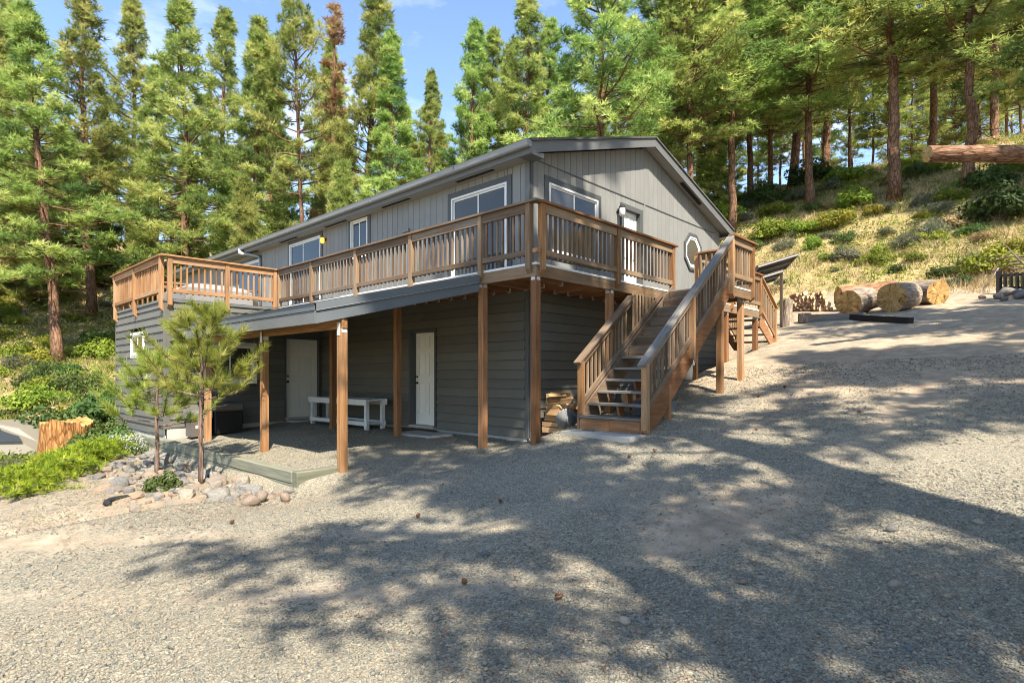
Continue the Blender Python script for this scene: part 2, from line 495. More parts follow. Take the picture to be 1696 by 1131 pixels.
def ground_mat():
    m, nt, b = newmat("ground_gravel_and_grass", .95, .12)
    at = nd(nt, "ShaderNodeAttribute", attribute_name="mask"); sep = nt.nodes.new("ShaderNodeSeparateColor"); nt.links.new(at.outputs["Color"], sep.inputs[0])
    v = coords(nt, rnd=False)
    vo = nd(nt, "ShaderNodeTexVoronoi", Scale=70.0); nt.links.new(v, vo.inputs["Vector"])
    vo2 = nd(nt, "ShaderNodeTexVoronoi", Scale=28.0); nt.links.new(v, vo2.inputs["Vector"])
    s1 = nt.nodes.new("ShaderNodeSeparateColor"); nt.links.new(vo.outputs["Color"], s1.inputs[0])
    s2 = nt.nodes.new("ShaderNodeSeparateColor"); nt.links.new(vo2.outputs["Color"], s2.inputs[0])
    big = noise(nt, v, .7, 5); mid = noise(nt, v, 4, 5); fine = noise(nt, v, 140, 3)
    grav = ramp(nt, s1.outputs[0], [(0, (.14, .14, .12)), (.35, (.235, .222, .178)), (.7, (.305, .275, .21)), (1, (.40, .36, .28))])
    grav = mixc(nt, .35, grav, ramp(nt, s2.outputs[1], [(0, (.7, .72, .75)), (1, (1.2, 1.12, 1.0))]), 'MULTIPLY')
    grav = mixc(nt, .55, grav, ramp(nt, big, [(.35, (.78, .80, .82)), (.65, (1.12, 1.06, .96))]), 'MULTIPLY')
    dirt = ramp(nt, mid, [(.3, (.29, .22, .15)), (.55, (.41, .325, .23)), (.75, (.49, .405, .30))])
    dirt = mixc(nt, .4, dirt, ramp(nt, fine, [(.35, (.6, .6, .6)), (.65, (1.15, 1.15, 1.15))]), 'MULTIPLY')
    need = ramp(nt, noise(nt, coords(nt, (1, 1, 1), False), 26, 5, .7), [(.35, (.18, .115, .065)), (.6, (.36, .25, .15)), (.8, (.46, .38, .27))])
    gra = ramp(nt, mid, [(.25, (.15, .125, .045)), (.42, (.31, .235, .105)), (.58, (.44, .34, .17)), (.68, (.26, .25, .075)), (.8, (.16, .18, .04))])
    gra = mixc(nt, .5, gra, ramp(nt, noise(nt, v, 30, 4, .7), [(.3, (.5, .5, .45)), (.7, (1.2, 1.2, 1.2))]), 'MULTIPLY')
    def soft(ch, lo, hi):
        r = nt.nodes.new("ShaderNodeMath"); r.operation = 'ADD'; nt.links.new(ch, r.inputs[0])
        q = nt.nodes.new("ShaderNodeMath"); q.operation = 'MULTIPLY_ADD'; nt.links.new(mid, q.inputs[0]); q.inputs[1].default_value = .9; q.inputs[2].default_value = -.45
        nt.links.new(q.outputs[0], r.inputs[1])
        mr = nt.nodes.new("ShaderNodeMapRange"); mr.inputs["From Min"].default_value = lo; mr.inputs["From Max"].default_value = hi
        nt.links.new(r.outputs[0], mr.inputs["Value"]); return mr.outputs["Result"]
    c = mixc(nt, soft(sep.outputs[1], .3, .8), grav, dirt)
    c = mixc(nt, soft(sep.outputs[2], .4, .9), c, need)
    c = mixc(nt, soft(sep.outputs[0], .3, .7), c, gra)
    nt.links.new(c, b.inputs["Base Color"])
    n1 = bump(nt, b, vo.outputs["Distance"], .8, .012)
    bump(nt, b, mid, .4, .05, n1)
    return m
M_GROUND = ground_mat()

def log_end():
    m, nt, b = newmat("cut_log_end", .8, .2)
    tc = nt.nodes.new("ShaderNodeTexCoord"); sx = nt.nodes.new("ShaderNodeSeparateXYZ"); nt.links.new(tc.outputs["Object"], sx.inputs[0])
    an = nd(nt, "ShaderNodeMath", operation='ARCTAN2'); nt.links.new(sx.outputs["Y"], an.inputs[0]); nt.links.new(sx.outputs["Z"], an.inputs[1])
    cb_ = nt.nodes.new("ShaderNodeCombineXYZ"); nt.links.new(an.outputs[0], cb_.inputs["X"])
    vl_ = nd(nt, "ShaderNodeVectorMath", operation='LENGTH'); nt.links.new(tc.outputs["Object"], vl_.inputs[0])
    ml = nd(nt, "ShaderNodeMath", operation='MULTIPLY'); ml.inputs[1].default_value = .5; nt.links.new(vl_.outputs["Value"], ml.inputs[0]); nt.links.new(ml.outputs[0], cb_.inputs["Y"])
    oi = nt.nodes.new("ShaderNodeObjectInfo"); nt.links.new(oi.outputs["Random"], cb_.inputs["Z"])
    vo = nd(nt, "ShaderNodeTexVoronoi", Scale=2.6, feature='DISTANCE_TO_EDGE'); nt.links.new(cb_.outputs[0], vo.inputs["Vector"])
    f = noise(nt, coords(nt), 5, 5)
    c = ramp(nt, f, [(.3, (.26, .14, .045)), (.55, (.48, .30, .11)), (.75, (.58, .41, .19))])
    rings = nd(nt, "ShaderNodeMath", operation='SINE'); k = nd(nt, "ShaderNodeMath", operation='MULTIPLY'); k.inputs[1].default_value = 160; nt.links.new(vl_.outputs["Value"], k.inputs[0]); nt.links.new(k.outputs[0], rings.inputs[0])
    c = mixc(nt, .25, c, ramp(nt, rings.outputs[0], [(.2, (.65, .6, .5)), (.8, (1.1, 1.1, 1.1))]), 'MULTIPLY')
    c = mixc(nt, .9, c, ramp(nt, vo.outputs["Distance"], [(.006, (.10, .06, .03)), (.035, (1, 1, 1))]), 'MULTIPLY')
    nt.links.new(c, b.inputs["Base Color"]); bump(nt, b, vo.outputs["Distance"], .5, .02); return m
M_LEND = log_end()

# ------------------------------------------------------------------ ground sheet
gx = np.unique(np.round(np.concatenate([np.linspace(-260, -14, 26), np.arange(-14, 6, .12), np.arange(6, 52, .45), np.linspace(52, 260, 26)]), 3))
gy = np.unique(np.round(np.concatenate([np.linspace(-240, -12, 22), np.arange(-12, 12, .13), np.arange(12, 60, .6), np.linspace(60, 260, 24)]), 3))
GX, GY = np.meshgrid(gx, gy, indexing='ij')
GZ = ground(GX, GY)
def track(x, y):
    """worn wheel tracks running up the drive"""
    yc = -4.3 + 1.15 * sp(-x - 4.2, 1.5) - .06 * (x + 2)
    d = (y - yc) / (1 + .45 * ss(-x, 3.5, 6))
    return np.exp(-((d - .8) / .28) ** 2) + np.exp(-((d + .8) / .28) ** 2)
near = np.exp(-((GX + 2) ** 2 + (GY + 2) ** 2) / 500.0)
hillm = ss(GX, 19, 22.5)
leftm = ss(GY, 11, 14) * ss(-GX, -30, 4)
wild = np.maximum(hillm, leftm)
flat = ss(GX, -1.5, 0) * ss(GY, -.6, .2) * (1 - ss(GX, 8, 9)) * (1 - ss(GY, 18, 19))
GZ = GZ + (1 - flat) * ((vnoise(GX, GY, .45, 1) * .07 + vnoise(GX, GY, 1.3, 2) * .035 + vnoise(GX, GY, 3.6, 3) * .012) + wild * (vnoise(GX, GY, .3, 4) * .5 + vnoise(GX, GY, .8, 5) * .22))
nxx, nyy = GX.shape
gi = np.arange(nxx * nyy).reshape(nxx, nyy)
GF = np.stack([gi[:-1, :-1].ravel(), gi[1:, :-1].ravel(), gi[1:, 1:].ravel(), gi[:-1, 1:].ravel()], 1)
g_me = fastmesh("ground", np.stack([GX.ravel(), GY.ravel(), GZ.ravel()], 1), GF, M_GROUND, smooth=True)
sand = np.exp(-(((GX + 2.6) / 1.3) ** 2 + ((GY + 4.6) / 1.1) ** 2)) * .95
dr = .22 + .50 * ss(GX, -.5, 4) + .35 * ss(-GX, 4.0, 5.2) * ss(GY, .6, 2)
dirtm = np.clip(np.maximum(sand, dr) + .4 * vnoise(GX, GY, .5, 8) + .3 * track(GX, GY), 0, 1)
GZ -= .018 * track(GX, GY) * (1 - wild)
g_me.vertices.foreach_set('co', np.stack([GX.ravel(), GY.ravel(), GZ.ravel()], 1).astype(np.float32).ravel())
needm = np.clip(.5 * ss(-GX, 4.0, 4.6) * (1 - ss(-GX, 5.6, 6.6)) * ss(GY, -.4, 1.0) + .35 * ss(-GY, 4.4, 7) * ss(GX, -6, -4), 0, 1)
mk = np.stack([wild.ravel(), dirtm.ravel(), needm.ravel(), np.ones(GX.size)], 1).astype(np.float32)
at = g_me.attributes.new("mask", 'FLOAT_COLOR', 'POINT'); at.data.foreach_set("color", mk.ravel())
tag(ob("ground", g_me), "grey gravel drive running up into a dry grassy hillside", kind="structure")

_gxi, _gyi = gx, gy
def gsurf(x, y):
    """height of the built sheet"""
    x = np.atleast_1d(np.asarray(x, float)); y = np.atleast_1d(np.asarray(y, float))
    i = np.clip(np.searchsorted(_gxi, x) - 1, 0, nxx - 2); j = np.clip(np.searchsorted(_gyi, y) - 1, 0, nyy - 2)
    a = (x - _gxi[i]) / (_gxi[i + 1] - _gxi[i]); b = (y - _gyi[j]) / (_gyi[j + 1] - _gyi[j])
    return (GZ[i, j] * (1 - a) + GZ[i + 1, j] * a) * (1 - b) + (GZ[i, j + 1] * (1 - a) + GZ[i + 1, j + 1] * a) * b
def gs(x, y): return float(gsurf(x, y)[0])

# ------------------------------------------------------------------ house
house = thing("house", "grey two storey house with gabled roof, lap siding below and panel siding above", "house", (4, 9, 0))
WX, WY = 8.1, 18.5                     # width along x, length along y
ZU, ZE = 2.72, 5.06                    # storey line, eave wall top
RIDGE_X, RIDGE_Z, EAVE_Z = 4.0, 6.545, 5.222
BX, BY0, BY1 = -3.77, 7.45, 11.62      # bump-out

lower = empty("lower_wall", house)
upper = empty("upper_wall", house)
box("wall_core", .18, WX - .02, .18, BY0 + .2, -.35, ZU, M_TRIM, lower)
box("wall_core", BX + .18, WX - .02, BY0 + .18, BY1 - .02, -.9, ZU + .06, M_TRIM, lower)
box("wall_core", .02, WX - .02, BY1, WY - .02, -.6, ZU, M_TRIM, lower)
box("foundation", -.012, .015, .05, BY0, -.5, .005, M_CONC, lower)
box("foundation", .0, WX, -.012, .015, -.5, .005, M_CONC, lower)
box("foundation", BX + .03, -.0, BY0 - .012, BY0 + .015, -.6, -.03, M_CONC, lower)
box("foundation", BX - .012, BX + .015, BY0, BY1, -1.2, -.2, M_CONC, lower)

def segs(a0, a1, z0, z1, openings):
    """intervals of [a0,a1] left free by openings crossing the band z0..z1"""
    free = [(a0, a1)]
    for (o0, o1, q0, q1) in openings:
        if q1 <= z0 + .03 or q0 >= z1 - .03: continue
        nf = []
        for s, e in free:
            if o1 <= s or o0 >= e: nf.append((s, e)); continue
            if o0 - s > .03: nf.append((s, o0))
            if e - o1 > .03: nf.append((o1, e))
        free = nf
    return free

_lap = {}
def lap_board(plane, c, a0, a1, z0, sgn, exp_, parent):
    """one lap board on the wall plane; sgn = outward direction"""
    L = a1 - a0; key = (plane, sgn, round(L, 3), round(exp_, 3))
    if key not in _lap:
        h = exp_ + .018
        pr = [(0, 0), (.034, 0), (.0338, .007), (.006, h), (0, h)]; n_ = len(pr)
        V = []
        for s in (0, L):
            for o, z in pr:
                V.append((sgn * o, s, z) if plane == 'x' else (s, sgn * o, z))
        F = [list(range(n_)), list(range(n_, 2 * n_))[::-1]] + [[i, i + n_, (i + 1) % n_ + n_, (i + 1) % n_] for i in range(n_)]
        me = pymesh("siding_board", V, F, M_SIDE); me.materials.append(M_LAPSHADE)
        for p in (2, 3): me.polygons[p].material_index = 1  # underside and narrow front lip carry the painted lap shadow
        _lap[key] = me
    loc = (c, a0, z0) if plane == 'x' else (a0, c, z0)
    return ob("siding_board", _lap[key], Matrix.Translation(loc), parent)

def lap_wall(plane, c, a0, a1, z0, z1, sgn, openings, parent, ex=.178):
    n = int(math.ceil((z1 - z0) / ex))
    for i in range(n):
        za = z0 + i * ex; e = min(ex, z1 - za - .012)
        if e < .05: continue
        for s, t in segs(a0, a1, za, za + e, openings):
            cuts = [s]
            if t - s > 4.2: cuts.append(s + (t - s) * (.34 + .33 * ((i * 7) % 5) / 5))
            cuts.append(t)
            for u, v in zip(cuts, cuts[1:]):
                lap_board(plane, c, u + .0015, v - .0015, za, sgn, e, parent)

D2 = (2.60, 3.57, -.2, 2.13)
D1 = (-1.07, -.07, -.2, 2.12)
W1 = (-3.03, -1.76, .93, 1.93)
WB = (8.94, 10.14, 1.57, 2.2)
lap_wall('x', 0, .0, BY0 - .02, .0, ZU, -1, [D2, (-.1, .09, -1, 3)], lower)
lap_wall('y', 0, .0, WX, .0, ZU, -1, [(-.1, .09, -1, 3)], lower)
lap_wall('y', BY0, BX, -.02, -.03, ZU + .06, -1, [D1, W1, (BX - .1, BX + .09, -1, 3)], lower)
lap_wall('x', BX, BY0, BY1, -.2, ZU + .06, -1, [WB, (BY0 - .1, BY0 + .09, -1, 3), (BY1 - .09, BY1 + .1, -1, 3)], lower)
# corner boards
box("corner_board", -.024, 0, .0, .088, -.01, ZU, M_TRIM, lower)
box("corner_board", .0, .088, -.024, .0, -.01, ZU, M_TRIM, lower)
box("corner_board", BX - .024, BX, BY0 - .001, BY0 + .088, -.2, ZU + .06, M_SIDE, lower)
box("corner_board", BX - .024, BX + .088, BY0 - .024, BY0 - .001, -.06, ZU + .06, M_SIDE, lower)
box("corner_board", BX - .024, BX, BY1 - .088, BY1, -.3, ZU + .06, M_SIDE, lower)

# upper storey vertical grooved panel strips
def vstrip(plane, c, a0, a1, z0, ztop0, ztop1, sgn, parent, name="panel_strip", mat=None, th=.017):
    lo = [(a0, z0), (a1, z0), (a1, ztop1), (a0, ztop0)]
    V = []
    for o in (0, th):
        for a, z in lo: V.append((c + sgn * o, a, z) if plane == 'x' else (a, c + sgn * o, z))
    g = .0075
    for k in (4, 7):
        v = list(V[k]); v[1 if plane == 'x' else 0] += g; V[k] = tuple(v)
    for k in (5, 6):
        v = list(V[k]); v[1 if plane == 'x' else 0] -= g; V[k] = tuple(v)
    F = [[0, 1, 2, 3], [7, 6, 5, 4], [0, 4, 5, 1], [1, 5, 6, 2], [2, 6, 7, 3], [3, 7, 4, 0]]
    return ob(name, pymesh(name, V, F, mat or M_PANEL), I4, parent)

PD1 = (.53, 2.115, 2.80, 4.765)
PD2 = (7.48, 9.285, 2.80, 4.91)
W3 = (5.205, 5.965, 4.03, 4.99)
PD3 = (11.30, 13.1, 2.80, 4.79)
UO = [PD1, PD2, W3, PD3]
box("wall_core", .12, WX - .02, .12, WY - .02, ZU, ZE - .03, M_TRIM, upper)
pitch = .2
k = 0
while k * pitch < WY - .01:
    a0, a1 = k * pitch, min((k + 1) * pitch, WY)
    cuts = sorted({a0, a1} | {q for o in UO for q in o[:2] if a0 + .02 < q < a1 - .02})
    for s, e in zip(cuts, cuts[1:]):
        mid_ = (s + e) / 2
        hit_ = [o for o in UO if o[0] < mid_ < o[1]]
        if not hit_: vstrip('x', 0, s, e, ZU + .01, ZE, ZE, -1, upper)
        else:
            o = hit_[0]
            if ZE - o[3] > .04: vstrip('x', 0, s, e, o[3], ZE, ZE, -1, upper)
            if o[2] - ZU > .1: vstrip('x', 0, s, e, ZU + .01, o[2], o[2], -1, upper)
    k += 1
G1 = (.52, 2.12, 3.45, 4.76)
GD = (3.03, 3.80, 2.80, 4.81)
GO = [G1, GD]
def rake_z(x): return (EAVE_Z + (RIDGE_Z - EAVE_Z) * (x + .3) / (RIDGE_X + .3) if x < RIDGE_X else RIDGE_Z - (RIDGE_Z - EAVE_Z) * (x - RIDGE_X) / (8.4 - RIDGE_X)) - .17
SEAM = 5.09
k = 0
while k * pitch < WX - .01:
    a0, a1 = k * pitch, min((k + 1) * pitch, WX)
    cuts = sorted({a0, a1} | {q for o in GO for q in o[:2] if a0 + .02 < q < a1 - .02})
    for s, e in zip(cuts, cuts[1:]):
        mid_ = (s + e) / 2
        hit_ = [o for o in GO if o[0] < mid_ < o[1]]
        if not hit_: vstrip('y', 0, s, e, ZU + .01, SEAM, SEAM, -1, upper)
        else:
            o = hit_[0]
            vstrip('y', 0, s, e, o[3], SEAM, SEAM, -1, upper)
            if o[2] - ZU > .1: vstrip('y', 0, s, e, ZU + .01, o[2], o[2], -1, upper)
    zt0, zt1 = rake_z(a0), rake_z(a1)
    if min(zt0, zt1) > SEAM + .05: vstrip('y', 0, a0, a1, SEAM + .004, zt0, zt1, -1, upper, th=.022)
    k += 1
prism("gable_core", [(0.1, .04, ZE - .05), (RIDGE_X, .04, RIDGE_Z - .2), (WX - .1, .04, ZE - .05)], (0, .1, 0), M_TRIM, upper)
box("batten", RIDGE_X - .03, RIDGE_X + .02, -.034, -.0225, ZU, RIDGE_Z - .2, M_PANEL, upper)
box("batten", .0, .085, -.032, -.015, ZU, ZE, M_TRIM, upper)
box("batten", -.032, -.015, -.03, .085, ZU, ZE, M_FASC, upper)
box("seam_trim", .09, WX - .4, -.030, -.0225, SEAM - .016, SEAM + .004, M_TRIM, upper)

# roof
roof = empty("roof", house)
YR0, YR1 = -.30, WY + .3
XE1 = 8.4
def roof_side(xe, sg):
    t = .035
    poly = [(xe, YR0 - .03, EAVE_Z), (RIDGE_X, YR0 - .03, RIDGE_Z), (RIDGE_X, YR0 - .03, RIDGE_Z + t), (xe - sg * .04, YR0 - .03, EAVE_Z + t)]
    prism("shingle_slope", poly, (0, YR1 - YR0 + .06, 0), M_SHING, roof)
    ux = [(xe, YR0 + .02, EAVE_Z - .005), (RIDGE_X, YR0 + .02, RIDGE_Z - .005), (RIDGE_X, YR0 + .02, RIDGE_Z - .12), (xe, YR0 + .02, EAVE_Z - .12)]
    prism("roof_deck", ux, (0, YR1 - YR0 - .04, 0), M_SOFF, roof)
    rk = [(xe, YR0, EAVE_Z - .004), (RIDGE_X, YR0, RIDGE_Z - .004), (RIDGE_X, YR0, RIDGE_Z - .195), (xe, YR0, EAVE_Z - .205)]
    prism("rake_board", rk, (0, .022, 0), M_FASC, roof)
roof_side(-.30, 1)
roof_side(XE1, -1)
box("eave_fascia", -.30, -.278, YR0 + .023, YR1, 5.01, 5.20, M_FASC, roof)
box("eave_fascia", XE1 - .022, XE1, YR0 + .023, YR1, 5.01, 5.20, M_FASC, roof)
y = YR0 + .024
while y < WY:
    y2 = min(y + 2.44, YR1 - .01)
    box("soffit_panel", -.277, -.0, y + .002, y2 - .002, 5.012, 5.024, M_SOFF, roof)
    y = y2
box("soffit_panel", WX, XE1 - .023, YR0 + .024, YR1, 5.012, 5.024, M_SOFF, roof)
prism("soffit_return", [(-.277, YR0 - .004, 5.008), (.06, YR0 - .004, 5.008), (.06, YR0 - .004, 5.10), (-.277, YR0 - .004, 5.03)], (0, .30, 0), M_FASC, roof)
for i, y in enumerate((.75, 3.35, 5.95, 8.55, 11.15, 13.75, 16.3)):
    box("soffit_vent", -.20, -.12, y, y + 1.05, 5.004, 5.0115, M_VENT, roof, .001)
# rake vent on the right soffit
xa, xb = 5.55, 6.6
za, zb = rake_z(xa) + .02, rake_z(xb) + .02
beam("soffit_vent", (xa, -.15, za), (xb, -.15, zb), .09, .012, M_VENT, roof)
# gutter: half-round-ish trough
gp = [(-.302, 5.225), (-.302, 5.12), (-.315, 5.108), (-.385, 5.108), (-.405, 5.13), (-.425, 5.215), (-.435, 5.222), (-.418, 5.226), (-.398, 5.135), (-.38, 5.118), (-.318, 5.118), (-.312, 5.225)]
V = [(x, YR0 - .02, z) for x, z in gp] + [(x, YR1, z) for x, z in gp]
n = len(gp)
F = [[i, (i + 1) % n, (i + 1) % n + n, i + n] for i in range(n)]
gut = ob("gutter", pymesh("gutter", V, F, M_GUTT), I4, roof)
prism("end_cap", [(x, YR0 - .022, z) for x, z in gp[:7]], (0, .003, 0), M_GUTT, roof)
for y in np.arange(1.6, WY, 2.9):
    prism("gutter_joint", [(x - (.006 if x < -.31 else 0), y, z - .006) for x, z in gp[1:7]], (0, .05, 0), M_GUTT, roof)
# downspout by the far patio door
a = Acc()
a.add(tube([(-.37, 11.95, 5.10), (-.36, 11.9, 5.0), (-.26, 11.55, 4.93), (-.10, 11.25, 4.86), (-.06, 11.2, 4.78), (-.06, 11.19, 4.2), (-.06, 11.19, 2.95)], .042, 8))
ob("downspout", a.mesh("downspout", M_GUTT), I4, roof)
ob("outlet_funnel", (lambda q: (q.add(tube([(-.37, 11.97, 5.13), (-.375, 11.93, 5.02), (-.33, 11.75, 4.955)], [.055, .07, .045], 8)), q.mesh("outlet", M_FLASH))[1])(Acc()), I4, roof)

# windows and doors ------------------------------------------------
def frame_rect(par, plane, c, a0, a1, z0, z1, w, d, mat, sgn, name="frame", inset=0.0):
    def bb(p, q, u, v):
        lo, hi = sorted((c - sgn * inset, c + sgn * (d - inset)))
        if plane == 'x': box(name, lo, hi, p, q, u, v, mat, par, .003)
        else: box(name, p, q, lo, hi, u, v, mat, par, .003)
    bb(a0, a0 + w, z0, z1); bb(a1 - w, a1, z0, z1)
    bb(a0 + w + .0005, a1 - w - .0005, z0, z0 + w); bb(a0 + w + .0005, a1 - w - .0005, z1 - w, z1)

def pane(par, plane, c, a0, a1, z0, z1, off, mat, name="pane", th=.006):
    if plane == 'x': return box(name, c + off, c + off + th, a0, a1, z0, z1, mat, par, .001)
    return box(name, a0, a1, c + off, c + off + th, z0, z1, mat, par, .001)

def slider(name, plane, c, o, trim=.12, label=None, curtain=(False, False), split=.5, mats=(None, None), notrim_bottom=False):
    """two-pane sliding unit on a wall facing -x or -y"""
    a0, a1, z0, z1 = o
    w = empty(name, house)
    if trim:
        def tb(p, q, u, v):
            if plane == 'x': box("trim", c - .036, c - .0145, p, q, u, v, M_TRIM, w)
            else: box("trim", p, q, c - .036, c - .0145, u, v, M_TRIM, w)
        tb(a0 - trim, a0, z0 - (0 if notrim_bottom else trim), z1 + trim); tb(a1, a1 + trim, z0 - (0 if notrim_bottom else trim), z1 + trim)
        tb(a0, a1, z1, z1 + trim)
        if not notrim_bottom: tb(a0, a1, z0 - trim, z0)
    frame_rect(w, plane, c, a0, a1, z0, z1, .042, .075, M_WHITE, -1, "frame", .03)
    m = a0 + (a1 - a0) * split
    for i, (s, e) in enumerate(((a0 + .043, m + .02), (m - .02, a1 - .043))):
        cc = c + (.0 if i == 0 else .012)
        frame_rect(w, plane, cc, s, e, z0 + .043, z1 - .043, .034, .022, M_WHITE, -1, "sash")
        g = mats[i] or M_GLASS
        if curtain[i]:
            pane(w, plane, cc, s + .034, e - .034, z0 + .078, z1 - .078, -.012, M_CLEAR)
            # pleated curtain behind the pane
            nn = 34; V = []; F = []
            for q in range(nn + 1):
                t_ = s + .03 + (e - s - .06) * q / nn; dd = .019 + .006 * math.sin(q * 1.7) 
                for z in (z0 + .07, z1 - .07): V.append((cc + dd, t_, z) if plane == 'x' else (t_, cc + dd, z))
            for q in range(nn): F.append((2 * q, 2 * q + 2, 2 * q + 3, 2 * q + 1))
            ob("curtain", pymesh("curtain", V, F, M_CURT, True), I4, w)
        else:
            pane(w, plane, cc, s + .034, e - .034, z0 + .078, z1 - .078, -.012, g)
    return w
slider("patio_door", 'x', 0, (PD1[0], PD1[1], 2.87, PD1[3]), .115, mats=(M_GLASSG, M_GLASSG), notrim_bottom=True)
slider("patio_door", 'x', 0, (PD2[0], PD2[1], 2.87, PD2[3]), .10, curtain=(False, True), split=.55, notrim_bottom=True)
slider("patio_door", 'x', 0, (PD3[0], PD3[1], 2.87, PD3[3]), .10, curtain=(True, True), notrim_bottom=True)
slider("window", 'x', 0, W3, .11, mats=(M_GLASSG, M_GLASS))
slider("window", 'y', 0, G1, .115, mats=(M_GLASSG, M_GLASS))
slider("window", 'y', BY0, (W1[0] + .06, W1[1] - .06, W1[2] + .05, W1[3] - .06), .0)
slider("window", 'x', BX, (WB[0] + .06, WB[1] - .06, WB[2] + .05, WB[3] - .04), .0, curtain=(True, True))
for (nm, pl, c, o) in (("x", 'y', BY0, W1), ("b", 'x', BX, WB)):
    f = empty("window_surround", house)
    frame_rect(f, pl, c, o[0], o[1], o[2], o[3], .055, .03, M_WHITE, -1, "casing")

def panel_door(plane, c, a0, a1, z0, z1, off, hinge_right, mat=M_DOOR):
    """six-panel slab on a wall facing -x / -y; off = set-back of its face"""
    d = empty("door", house)
    th = .04
    def bb(nm, p, q, u, v, f0, f1, m):
        if plane == 'x': return box(nm, c + f0, c + f1, p, q, u, v, m, d, .002)
        return box(nm, p, q, c + f0, c + f1, u, v, m, d, .002)
    bb("slab", a0, a1, z0, z1, off + .018, off + th, mat)
    W = a1 - a0; st = .115 * W / .86; mw = .1 * W / .86; H = z1 - z0
    rails = [(0, .235), (.92, 1.09), (1.59, 1.70), (1.94, 2.03)]
    rails = [(p * H / 2.03, q * H / 2.03) for p, q in rails]
    bb("stile", a0, a0 + st, z0, z1, off, off + .0175, mat); bb("stile", a1 - st, a1, z0, z1, off, off + .0175, mat)
    for p, q in rails: bb("door_rail", a0 + st + .001, a1 - st - .001, z0 + p, z0 + q, off, off + .0175, mat)
    cm = (a0 + a1) / 2
    for (p, q), (r, s) in zip(rails, rails[1:]):
        bb("muntin", cm - mw / 2, cm + mw / 2, z0 + q + .001, z0 + r - .001, off, off + .0175, mat)
        for s0, s1 in ((a0 + st, cm - mw / 2), (cm + mw / 2, a1 - st)):
            bb("raised_panel", s0 + .03, s1 - .03, z0 + q + .03, z0 + r - .03, off + .008, off + .0179, mat)
    kx = (a0 + .065) if hinge_right else (a1 - .065)
    for zz, rr in ((.92, .028), (1.06, .02)):
        pos = np.array([c + off, kx, z0 + zz]) if plane == 'x' else np.array([kx, c + off, z0 + zz])
        dv = np.array([-1., 0, 0]) if plane == 'x' else np.array([0, -1., 0])
        ax = Acc(); ax.add(tube([pos, pos + dv * .012, pos + dv * .03, pos + dv * .05, pos + dv * .06], [rr, rr * .55, rr * .5, rr, rr * .6], 10)); ob("knob", ax.mesh("knob", M_BLACK), I4, d)
    return d
def door_frame(plane, c, a0, a1, z0, z1, w, proud, deep, mat):
    f = empty("door_frame", house)
    def bb(nm, p, q, u, v, f0, f1, m=mat):
        if plane == 'x': box(nm, c + f0, c + f1, p, q, u, v, m, f, .003)
        else: box(nm, p, q, c + f0, c + f1, u, v, m, f, .003)
    bb("casing", a0 - w, a0, z0, z1 + w, -proud, .0); bb("casing", a1, a1 + w, z0, z1 + w, -proud, .0); bb("casing", a0, a1, z1, z1 + w, -proud, .0)
    bb("jamb", a0 - .03, a0, z0, z1, .0005, deep); bb("jamb", a1, a1 + .03, z0, z1, .0005, deep); bb("jamb", a0, a1, z1, z1 + .03, .0005, deep)
    bb("threshold", a0, a1, z0 - .05, z0, -proud - .03, deep, M_CONC)
    return f
# door 2 (right lower door): recessed; the core is cut behind it by a dark reveal box, so set the slab just proud of the core
panel_door('x', 0, 2.66, 3.50, .05, 2.075, .12, False)
door_frame('x', -.019, 2.655, 3.505, .05, 2.08, .05, .03, .19, M_TRIM)
panel_door('y', BY0, -1.01, -.125, .05, 2.075, .05, True)
door_frame('y', BY0 - .019, -1.015, -.12, .05, 2.08, .05, .03, .19, M_TRIM)
panel_door('y', 0, 3.09, 3.76, 2.90, 4.80, .05, True)
door_frame('y', -.019, 3.085, 3.765, 2.90, 4.805, .11, .035, .12, M_TRIM)
# octagon window
oc = empty("octagon_window", house)
def octa(r, y, cx=6.42, cz=4.35): return [(cx + r * math.cos(math.pi / 8 + i * math.pi / 4), y, cz + r * math.sin(math.pi / 8 + i * math.pi / 4)) for i in range(8)]
def ring(name, r0, r1, y0, y1, mat):
    for i in range(8):
        j = (i + 1) % 8
        A, B = octa(r0, y0), octa(r1, y0)
        prism(name, [A[i], A[j], B[j], B[i]], (0, y1 - y0, 0), mat, oc)
ring("trim", .44, .52, -.055, -.0145, M_TRIM)
ring("frame", .385, .439, -.045, -.0145, M_WHITE)
ring("sash", .345, .384, -.03, -.0145, M_WHITE)
prism("pane", octa(.345, -.022), (0, .006, 0), M_GLASSG, oc)

# wall lamps, outlet box
def lantern(loc, dirv, lit, parent, sc=1.0):
    L = empty("wall_lamp", parent)
    p = Vector(loc); d = Vector(dirv)
    q = p + d * .09 * sc
    ax = Acc(); ax.add(tube([p, p + d * .02], .045 * sc, 10)); ax.add(tube([p + d * .01, p + d * .09 * sc + Vector((0, 0, .07 * sc))], .012 * sc, 6)); ob("bracket", ax.mesh("bracket", M_BLACK), I4, L)
    ax = Acc(); ax.add(tube([q + Vector((0, 0, .10 * sc)), q + Vector((0, 0, .075 * sc)), q + Vector((0, 0, .05 * sc))], [.01 * sc, .05 * sc, .066 * sc], 8)); ob("cap", ax.mesh("cap", M_BLACK), I4, L)
    ax = Acc(); ax.add(tube([q + Vector((0, 0, .05 * sc)), q + Vector((0, 0, 0)), q + Vector((0, 0, -.09 * sc)), q + Vector((0, 0, -.12 * sc))], [.05 * sc, .062 * sc, .058 * sc, .03 * sc], 8)); ob("lamp_glass", ax.mesh("lamp_glass", M_AMBER if lit else M_FLASH), I4, L)
    return L
lantern((-.04, 7.22, 4.74), (-1, 0, 0), True, house, .9)
lantern((2.86, -.04, 4.70), (0, -1, 0), False, house, 1.15)
box("outlet_box", -.07, -.0145, 3.54, 3.76, 4.34, 4.41, M_GREYP, house)

